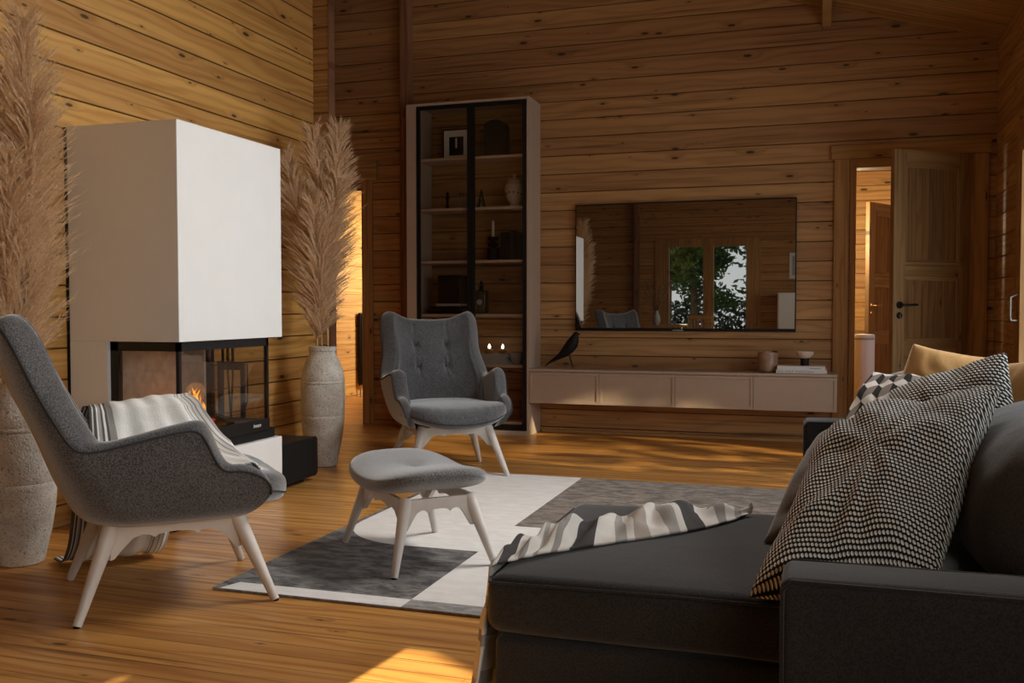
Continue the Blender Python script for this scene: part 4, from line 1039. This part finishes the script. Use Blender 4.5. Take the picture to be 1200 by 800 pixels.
arm(SY0, CH0 - .002); arm(SY1 - .17, SY1)
build(softbox(.78, .98, CH0, SY1 - .172, .045, .72, .04, wr=.003), 'back_frame', F, t, smooth=50)
for (x, y) in ((-.62, CH0 + .06), (-.62, CH1 - .08), (.9, SY0 + .05), (.9, SY1 - .05), (0, SY0 + .05), (0, SY1 - .05)):
    build(MB().lathe((x, y, 0), [(.02, 0), (.025, .046)], 16), 'foot', M_black, t, smooth=50)
# sofa back cushions: big soft blocks leaning on the back frame
def puff(x0, x1, y0, y1, z0, z1, lean, seed, mat, name, parent):
    def fn(u, v):
        a = u * 2 * math.pi; ph = (v - .5) * math.pi; f = lambda q, e: math.copysign(abs(q) ** e, q)
        # superellipsoid, axes: y width, z height, x thickness
        Yq = f(math.cos(a), .45) * f(math.cos(ph), .7); Zq = f(math.sin(a), .45) * f(math.cos(ph), .7); Xq = f(math.sin(ph), 1.0)
        p = Vector(((x0 + x1) / 2 + Xq * (x1 - x0) / 2, (y0 + y1) / 2 + Yq * (y1 - y0) / 2, (z0 + z1) / 2 + Zq * (z1 - z0) / 2))
        p.x += lean * (p.z - z0)
        q = noise.noise(p * 5 + Vector((seed, 0, 0))) * .012 + noise.noise(p * 14 + Vector((seed, 3, 0))) * .005
        p.x -= q; return p
    m = MB(); m.grid(fn, 96, 40, uv=False, wrap=True)
    return build(m, name, mat, parent, smooth=80)
puff(.265, .77, 1.97, 2.80, .44, .835, .18, 1, F_greyc, 'back_cushion', t)
puff(.42, .80, 2.82, 3.60, .44, .82, .18, 2, F_greyc, 'back_cushion', t)
puff(.42, .80, 3.60, 4.34, .44, .80, .18, 3, F_greyc, 'back_cushion', t)
tag(puff(.185, .66, 4.19, 4.34, .455, .795, 0, 8, F_taupe, 'bolster_cushion', None), 'plain taupe cushion standing upright at the far end of the sofa', 'cushion')

# ------------------------------------------------------------------ scatter cushions
def cushion(name, label, P, th, mat, seed=0, n=56, ear=.05, wr=.010, attr=None, group=None, flip=False, parts=None):
    P = [Vector(p) for p in P]; nrm = ((P[2] - P[0]).cross(P[3] - P[1])).normalized(); c = sum(P, Vector()) / 4
    size = ((P[1] - P[0]).length + (P[3] - P[0]).length) / 2
    mb = MB()
    def fn(s):
        def g(u, v):
            # ease toward the rim for a rounded edge
            U = .5 - .5 * math.cos(math.pi * u) if False else u; V = v
            a, b = 2 * U - 1, 2 * V - 1
            # concave sides
            aa = a * (1 - ear * (1 - b * b) * abs(a) ** 2); bb = b * (1 - ear * (1 - a * a) * abs(b) ** 2)
            uu, vv = (aa + 1) / 2, (bb + 1) / 2
            p = P[0] * (1 - uu) * (1 - vv) + P[1] * uu * (1 - vv) + P[2] * uu * vv + P[3] * (1 - uu) * vv
            h = max(0, (1 - a * a)) ** .5 * max(0, (1 - b * b)) ** .5; h = h ** .85
            w = noise.noise(Vector((a * 1.6 + seed, b * 1.6, s * 2.0))) * wr * 1.6
            # creases running in from the corners
            r = abs(a) + abs(b); an = math.atan2(b, a)
            w += wr * .7 * math.sin(an * 8 + 4 * noise.noise(Vector((a * 2, b * 2, seed)))) * min(1, r * .7) * h
            return p + nrm * s * (th * h + w * min(1, h * 2))
        return g
    mb.grid(fn(1), n, n); mb.grid(fn(-1), n, n)
    o = build(mb, name, mat, origin=c, smooth=70)
    bm = bmesh.new(); bm.from_mesh(o.data); bmesh.ops.remove_doubles(bm, verts=bm.verts[:], dist=.0004); bmesh.ops.recalc_face_normals(bm, faces=bm.faces[:]); bm.to_mesh(o.data); bm.free()
    for p in o.data.polygons: p.use_smooth = True
    if attr:
        ca = o.data.color_attributes.new('pat', 'FLOAT_COLOR', 'CORNER'); uvl = o.data.uv_layers[0].data
        for pl_ in o.data.polygons:
            cu = Vector((0, 0))
            for li in pl_.loop_indices: cu += uvl[li].uv
            cu /= len(pl_.loop_indices); col = attr(cu.x, cu.y)
            for li in pl_.loop_indices: ca.data[li].color = (*col, 1)
    return tag(o, label, 'cushion', group)
def cube_pat(u, v, n=4.7):
    # tumbling blocks: hexagons split in three rhombi
    x, y = u * n * 1.0, v * n * 1.0
    h = math.sqrt(3)
    # nearest hexagon centre, pointy-top hex of circumradius .5774 (width 1)
    best = None
    row = y / (h / 2)
    for j in (math.floor(row) - 1, math.floor(row), math.floor(row) + 1, math.floor(row) + 2):
        off = .5 if int(j) % 2 else 0
        for i in (math.floor(x - off), math.floor(x - off) + 1):
            cx, cy = i + off, j * h / 2; d = (x - cx) ** 2 + (y - cy) ** 2
            if best is None or d < best[0]: best = (d, x - cx, y - cy)
    _, dx, dy = best; a = math.degrees(math.atan2(dy, dx)) % 360
    if 30 <= a < 150: return (.72, .69, .64)
    if 150 <= a < 270: return (.02, .018, .016)
    return (.25, .205, .17)
# knitted, foreground
cushion('knit_cushion', 'large black and white knitted cushion in front, resting on the near armrest', [(-.130, 1.93, .470), (.225, 2.02, .50), (.405, 2.44, .868), (.035, 2.58, .735)],   .128, M_knit, 3, n=84, group='knitted cushions', ear=.07, wr=.020)
cushion('knit_cushion', 'smaller black and white knitted cushion behind the large one, beside the mustard cushion', [(.16, 2.72, .52), (.52, 2.62, .54), (.485, 2.86, .93), (.20, 3.05, .80)], .10, M_knit2, 5, n=60, group='knitted cushions')
cushion('geometric_cushion', 'cushion with a black, white and taupe cube pattern behind the knitted ones', [(-.03, 3.02, .50), (.34, 2.90, .52), (.345, 3.20, .825), (.175, 3.38, .835)], .085, M_pat, 6, n=150, attr=cube_pat)
cushion('mustard_cushion', 'mustard yellow cushion with upright peak behind the cube patterned one', [(.16, 3.66, .50), (.60, 3.50, .50), (.62, 3.72, .87), (.315, 3.62, .925)], .10, F_mustard, 7, group='mustard cushions')
cushion('mustard_cushion', 'mustard cushion wedged at the right edge behind the large knitted cushion', [(.28, 2.92, .50), (.58, 2.68, .52), (.67, 2.86, .925), (.385, 3.04, .87)], .09, F_mustard, 9, group='mustard cushions')
cushion('suede_cushion', 'plain brown-grey cushion mostly hidden behind the large knitted cushion', [(-.125, 2.38, .475), (.24, 2.46, .50), (.30, 2.75, .78), (.0, 2.74, .70)], .075, F_taupe, 10, ear=-.05)
cushion('blue_cushion', 'dark blue cushion just visible at the right behind the mustard ones', [(.55, 4.1, .50), (.80, 3.95, .50), (.84, 4.1, .80), (.62, 4.25, .78)], .06, F_blue, 12)

# ------------------------------------------------------------------ throws
cream = (.66, .63, .58); grey = (.30, .28, .26); dark = (.075, .07, .07); tau = (.38, .33, .28); lg = (.47, .45, .42)
ST = []
pos = 0
lg = (.36, .35, .325)
seq = [(cream, .022), (lg, .010), (cream, .016), (grey, .014), (cream, .022), (dark, .026), (cream, .010), (lg, .012), (cream, .020), (tau, .018), (cream, .010), (lg, .014), (cream, .024), (dark, .030), (cream, .018), (grey, .012)]
stops = []
for rep in range(2):
    for c_, w_ in seq:
        stops.append((pos, c_)); pos += w_
tot = pos; stops = [(a / tot, c_) for a, c_ in stops]
stops = [(a * tot * 1.75, c) for a, c in stops if a * tot * 1.75 < .72][:24] + [(.725, cream), (.76, lg), (.785, cream), (.83, grey), (.85, cream), (.91, lg), (.93, cream)]
M_throw = stripes('striped_wool_throw', stops)
NE = [(-.18, 2.718), (-.246, 2.565), (-.33, 2.432), (-.441, 2.312), (-.544, 2.2), (-.616, 2.115), (-.664, 2.044), (-.700, 1.985)]
FE = [(-.173, 2.725), (-.29, 2.73), (-.42, 2.70), (-.505, 2.57), (-.58, 2.47), (-.64, 2.36), (-.68, 2.24), (-.705, 2.13)]
def poly(tab, u):
    x = u * (len(tab) - 1); i = min(int(x), len(tab) - 2); f = x - i; a, b = tab[i], tab[i + 1]
    p0 = tab[max(0, i - 1)]; p3 = tab[min(len(tab) - 1, i + 2)]
    def cr(k): return .5 * ((2 * a[k]) + (-p0[k] + b[k]) * f + (2 * p0[k] - 5 * a[k] + 4 * b[k] - p3[k]) * f * f + (-p0[k] + 3 * a[k] - 3 * b[k] + p3[k]) * f ** 3)
    return tuple(cr(k) for k in range(len(a)))
def throw1(u, v):
    # u: long direction (right end -> left end -> hanging to the floor), v: across
    if u < .72:
        q = u / .72; n_ = Vector((*poly(NE, q), 0)); f_ = Vector((*poly(FE, q), 0)); p = n_.lerp(f_, v)
        e = max(0, math.sin(math.pi * min(v * .93, 1))) ** .6
        z = .474 + .010 * noise.noise(Vector((u * 22, v * 3, 1))) * 2 * e
        z += e * (.016 + .019 * math.sin(u * 66 + 3 * v) + .035 * math.exp(-((u - .22) / .035) ** 2) + .030 * math.exp(-((u - .50) / .035) ** 2)) * (.15 + .95 * v)
        if p.x < -.69: z -= .6 * (-.69 - p.x)
        p.z = max(z, .4665 if p.x > -.68 else .44); p.x += .006 * math.sin(u * 60 + v * 5) * v
        return p
    q = (u - .72) / .28; n_ = Vector((-.700, 1.985, 0)); f_ = Vector((-.705, 2.13 + .14 * q, 0)); p = n_.lerp(f_, v)
    fold = .018 * math.sin(v * 16 + q * 2)
    p.x = lerp(p.x, -.722 - .02 * q + fold * .7, min(1, q * 3)); p.z = .455 - .36 * q; p.y += .02 * math.sin(q * 5) - .03 * q * (1 - v)
    return p
mb = MB(); mb.grid(throw1, 240, 40)
tag(build(mb, 'striped_throw', M_throw, origin=(-.4, 2.4, .46), smooth=80, solid=.006, fixn=False), 'crumpled cream, grey and black striped throw lying across the chaise of the sofa', 'throw')

# white throw over the far arm of the left armchair, in its local frame (x right, y forward)
c2a = (.86, .85, .82); c2b = (.40, .38, .36); c2c = (.22, .21, .20)
c2c = (.13, .12, .11)
st2 = [(0, c2c), (.02, c2a), (.035, c2c), (.055, c2a), (.07, c2b), (.09, c2c), (.11, c2a), (.13, c2c), (.15, c2b), (.20, c2a), (.30, c2a), (.80, c2a), (.83, c2b), (.84, c2a), (.855, c2b), (.87, c2a), (.90, c2b), (.91, c2a), (.93, c2b), (.945, c2a), (.97, c2b)]
M_throw2 = stripes('white_wool_throw', st2)
prof = [(.20, .485), (.08, .480), (-.06, .480), (-.18, .490), (-.250, .53), (-.272, .595), (-.284, .660), (-.312, .692), (-.350, .694), (-.388, .668), (-.402, .60), (-.41, .48), (-.415, .36), (-.43, .22), (-.45, .10), (-.50, .030), (-.60, .020)]
def throw2(u, v):
    # u along the chair's depth (stripes), v along the draped path
    x, z = poly(prof, v)
    y = lerp(-.25, .13, u)
    # inner half slides forward over the seat front
    if v < .42: y += (.42 - v) * .72 * u
    k = math.sin(u * 34) * .004 + noise.noise(Vector((u * 7, v * 9, 2))) * .010
    q_ = max(0, 1 - abs(v - .47) / .16); z -= .045 * (1 - u) * q_ - .010 * math.sin(u * math.pi) * q_; k *= 1 - .6 * q_
    if v > .55: x += math.sin(u * 26 + v * 3) * .020 * min(1, (v - .55) * 4); y += math.sin(v * 9) * .02 - (v - .55) * .30
    if y > .27: z -= (y - .27) * .25; y = .27 + (y - .27) * .42
    if .36 < v < .56: z += .008
    z = max(.010 + abs(k), z + (k if v < .85 else 0)); x += k * .6
    return (x, y, z)
mb = MB(); mb.grid(throw2, 120, 150)
o = build(mb, 'white_throw', M_throw2, smooth=80, solid=.006, fixn=False, local=True)
o.location = (-2.305, 2.93, 0); o.rotation_euler = (0, 0, R(-45))
tag(o, 'white woven throw with striped ends hanging over the far arm of the left armchair', 'throw')

# ------------------------------------------------------------------ rear end of the room (mirrored in the television)
t = thing('sideboard', 'tall pale cabinet by the rear wall mirrored at the right edge of the television', 'cabinet', (-.35, YR + .25, 0))
build(MB().box(-.74, .06, YR + .03, YR + .45, .06, 1.33, .004), 'cabinet_body', M_white, t)
build(MB().box(-.72, -.345, YR + .45, YR + .468, .08, 1.31, .003), 'cabinet_door', M_white, t); build(MB().box(-.335, .04, YR + .45, YR + .468, .08, 1.31, .003), 'cabinet_door', M_white, t)
build(MB().box(-.70, .02, YR + .05, YR + .43, 0, .06), 'cabinet_base', M_black, t)
t = thing('picture_frame', 'white framed picture on the rear wall mirrored at the right of the television', 'picture', (-.36, YR + .01, 1.62))
build(MB().box(-.55, -.17, YR + .001, YR + .02, 1.60, 2.08, .003), 'frame', M_white, t); build(MB().box(-.50, -.22, YR + .02, YR + .022, 1.66, 2.02), 'print', M_ceram2, t); build(MB().box(-.42, -.30, YR + .022, YR + .023, 1.74, 1.90), 'print_shape', M_blackm, t)
# dining chair with slatted back and table
t = thing('slatted_chair', 'wooden slat-back chair before the glass door mirrored in the television', 'chair', (-2.0, -1.6, 0))
cx, cy = -2.0, -1.6
build(MB().box(cx - .21, cx + .21, cy - .2, cy + .2, .43, .46, .006), 'seat', W_small, t)
for dx, dy in ((-.19, -.18), (.19, -.18), (-.19, .18), (.19, .18)):
    build(MB().tube([(cx + dx, cy + dy, 0), (cx + dx, cy + dy, .43)], [.014, .018], 10), 'leg', W_small, t, smooth=40)
m = MB(); m.tube([(cx - .2, cy + .19, .46), (cx - .2, cy + .24, .90)], .014); m.tube([(cx + .2, cy + .19, .46), (cx + .2, cy + .24, .90)], .014)
m.box(cx - .21, cx + .21, cy + .225, cy + .25, .85, .92, .004)
for k in range(6): x = cx - .15 + .06 * k; m.box(x - .012, x + .012, cy + .215, cy + .23, .46, .86)
build(m, 'backrest', W_small, t)
t = thing('dining_table', 'plain wooden dining table by the rear glass door mirrored in the television', 'table', (-2.9, -1.7, 0))
build(MB().box(-3.3, -2.3, -2.4, -1.0, .72, .755, .005), 'tabletop', W_small, t)
for x, y in ((-3.22, -2.32), (-2.38, -2.32), (-3.22, -1.08), (-2.38, -1.08)): build(MB().box(x - .03, x + .03, y - .03, y + .03, 0, .72, .004), 'leg', W_small, t)
t = thing('dried_branch_vase', 'vase of dried twigs on the dining table mirrored left in the television', 'plant', (-2.75, -1.3, .756))
build(MB().lathe((-2.75, -1.3, .756), [(.04, 0), (.07, .06), (.06, .16), (.03, .22), (.035, .25)], 24), 'vase_body', M_ceram2, t, smooth=50)
m = MB(); rr = random.Random(9); lf = MB()
for k in range(14):
    a = rr.random() * 6.28; e = .12 + rr.random() * .22; p0 = Vector((-2.75, -1.3, .98)); p1 = p0 + Vector((math.cos(a) * e, math.sin(a) * e, .28 + rr.random() * .3)); m.tube([p0, p0.lerp(p1, .5) + Vector((0, 0, .05)), p1], .003, 5)
    for q in range(16):
        c = p0.lerp(p1, .4 + .6 * rr.random()) + Vector((rr.gauss(0, .03), rr.gauss(0, .03), rr.gauss(0, .03))); s = .016; d = Vector((rr.gauss(0, 1), rr.gauss(0, 1), rr.gauss(0, 1))).normalized(); b = d.orthogonal().normalized()
        lf.add([c - d * s, c - b * s * .5, c + d * s, c + b * s * .5], [[0, 1, 2, 3]])
build(m, 'twigs', M_bark, t); build(lf, 'dry_leaves', M_taupe, t, fixn=False)

# ------------------------------------------------------------------ light
def area(name, loc, rot, sx, sy, power, col=(1, 1, 1), spread=180):
    l = bpy.data.lights.new(name, 'AREA'); l.shape = 'RECTANGLE'; l.size = sx; l.size_y = sy; l.energy = power; l.color = col; l.spread = R(spread)
    o = bpy.data.objects.new(name, l); C.objects.link(o); o.location = loc; o.rotation_euler = rot; return o
# daylight outside the right-hand glazing (rotated to face -x)
area('daylight_window', (XR + .2, 3.7, 1.55), (0, R(90), 0), 1.15, 2.2, 33, (.93, .96, 1))
area('daylight_patio', (XR + .2, 6.1, 1.1), (0, R(90), 0), 1.9, 1.3, 17, (.93, .96, 1))
area('daylight_near', (XR + .2, -.35, 1.55), (0, R(90), 0), 1.15, 2.7, 66, (1, .94, .84))
# area light added under the closed ceiling slope for light from high up
sk = area('top_fill_light', (.15, 4.7, zc(.15) - .05), (0, 0, 0), 1.3, .8, 70, (1, .97, .93), 118)
sk.rotation_euler = (Vector((-1.9, 3.3, .2)) - sk.location).to_track_quat('-Z', 'Y').to_euler()
# sun through the rear glass door
s = bpy.data.lights.new('sun', 'SUN'); s.energy = 27; s.angle = R(.25); s.color = (1, .90, .62)
so = bpy.data.objects.new('sun', s); C.objects.link(so); so.rotation_euler = Vector((.127, .99, -.386)).to_track_quat('-Z', 'Y').to_euler()
# unseen fill lights added to brighten the rooms beyond the doors
def point(name, loc, p, col, r=.15):
    l = bpy.data.lights.new(name, 'POINT'); l.energy = p; l.color = col; l.shadow_soft_size = r
    o = bpy.data.objects.new(name, l); C.objects.link(o); o.location = loc; return o
point('passage_fill', (-3.9, 10.6, 1.5), 150, (1, .95, .78)); point('hall_fill', (.15, 9.3, 1.7), 48, (1, .84, .58))
point('fire_glow', (-3.05, 4.12, .62), .25, (1, .45, .15), .05)
sp = bpy.data.lights.new('patio_patch_spot', 'SPOT'); sp.energy = 7000; sp.spot_size = R(13); sp.shadow_soft_size = .04; sp.color = (1, .80, .5)  # spot added outside the patio door to make the far sun patches
spo = bpy.data.objects.new('patio_patch_spot', sp); C.objects.link(spo); spo.location = (6.5, 4.1, 4.3)
spo.rotation_euler = (Vector((-.85, 6.45, .0)) - spo.location).to_track_quat('-Z', 'Y').to_euler()

w = bpy.data.worlds.new('sky'); bpy.context.scene.world = w; w.use_nodes = True
nt = w.node_tree; bg = nt.nodes['Background']
tc = N(nt, 'ShaderNodeTexCoord'); sp_ = N(nt, 'ShaderNodeSeparateXYZ'); nt.links.new(tc.outputs['Generated'], sp_.inputs[0])
cl = noise_(nt, tc.outputs['Generated'], 3, 4)
nt.links.new(mixc(nt, smooth(nt, sp_.outputs[2], 0, .6), mixc(nt, cl, (.80, .88, .95), (.95, .97, 1.)), (.45, .62, .9)), bg.inputs[0]); bg.inputs[1].default_value = 1.6

# ------------------------------------------------------------------ camera
cam = bpy.data.cameras.new('camera'); co_ = bpy.data.objects.new('camera', cam); C.objects.link(co_)
yaw, pitch, roll = R(18.045), R(2.005), R(-.0535)
cy_, sy_, cp_, sp2 = math.cos(yaw), math.sin(yaw), math.cos(pitch), math.sin(pitch)
Fv = Vector((-sy_ * cp_, cy_ * cp_, -sp2)); Rv = Vector((cy_, sy_, 0)); Uv = Rv.cross(Fv)
c_, s_ = math.cos(roll), math.sin(roll); Rr = Rv * c_ + Uv * s_; Uu = Uv * c_ - Rv * s_
M = Matrix((Rr, Uu, -Fv)).transposed().to_4x4(); M.translation = (0, 0, 1.05); co_.matrix_world = M
cam.lens = 36 * 1107.23 / 1200; cam.sensor_width = 36; cam.clip_start = .05
sc = bpy.context.scene; sc.camera = co_
sc.view_settings.view_transform = 'Standard'; sc.view_settings.look = 'None'; sc.view_settings.gamma = 1; sc.view_settings.use_curve_mapping = False
sc.view_settings.exposure = 0.0
try: sc.cycles.max_bounces = 8; sc.cycles.transparent_max_bounces = 12; sc.cycles.caustics_reflective = False; sc.cycles.sample_clamp_indirect = 4
except Exception: pass
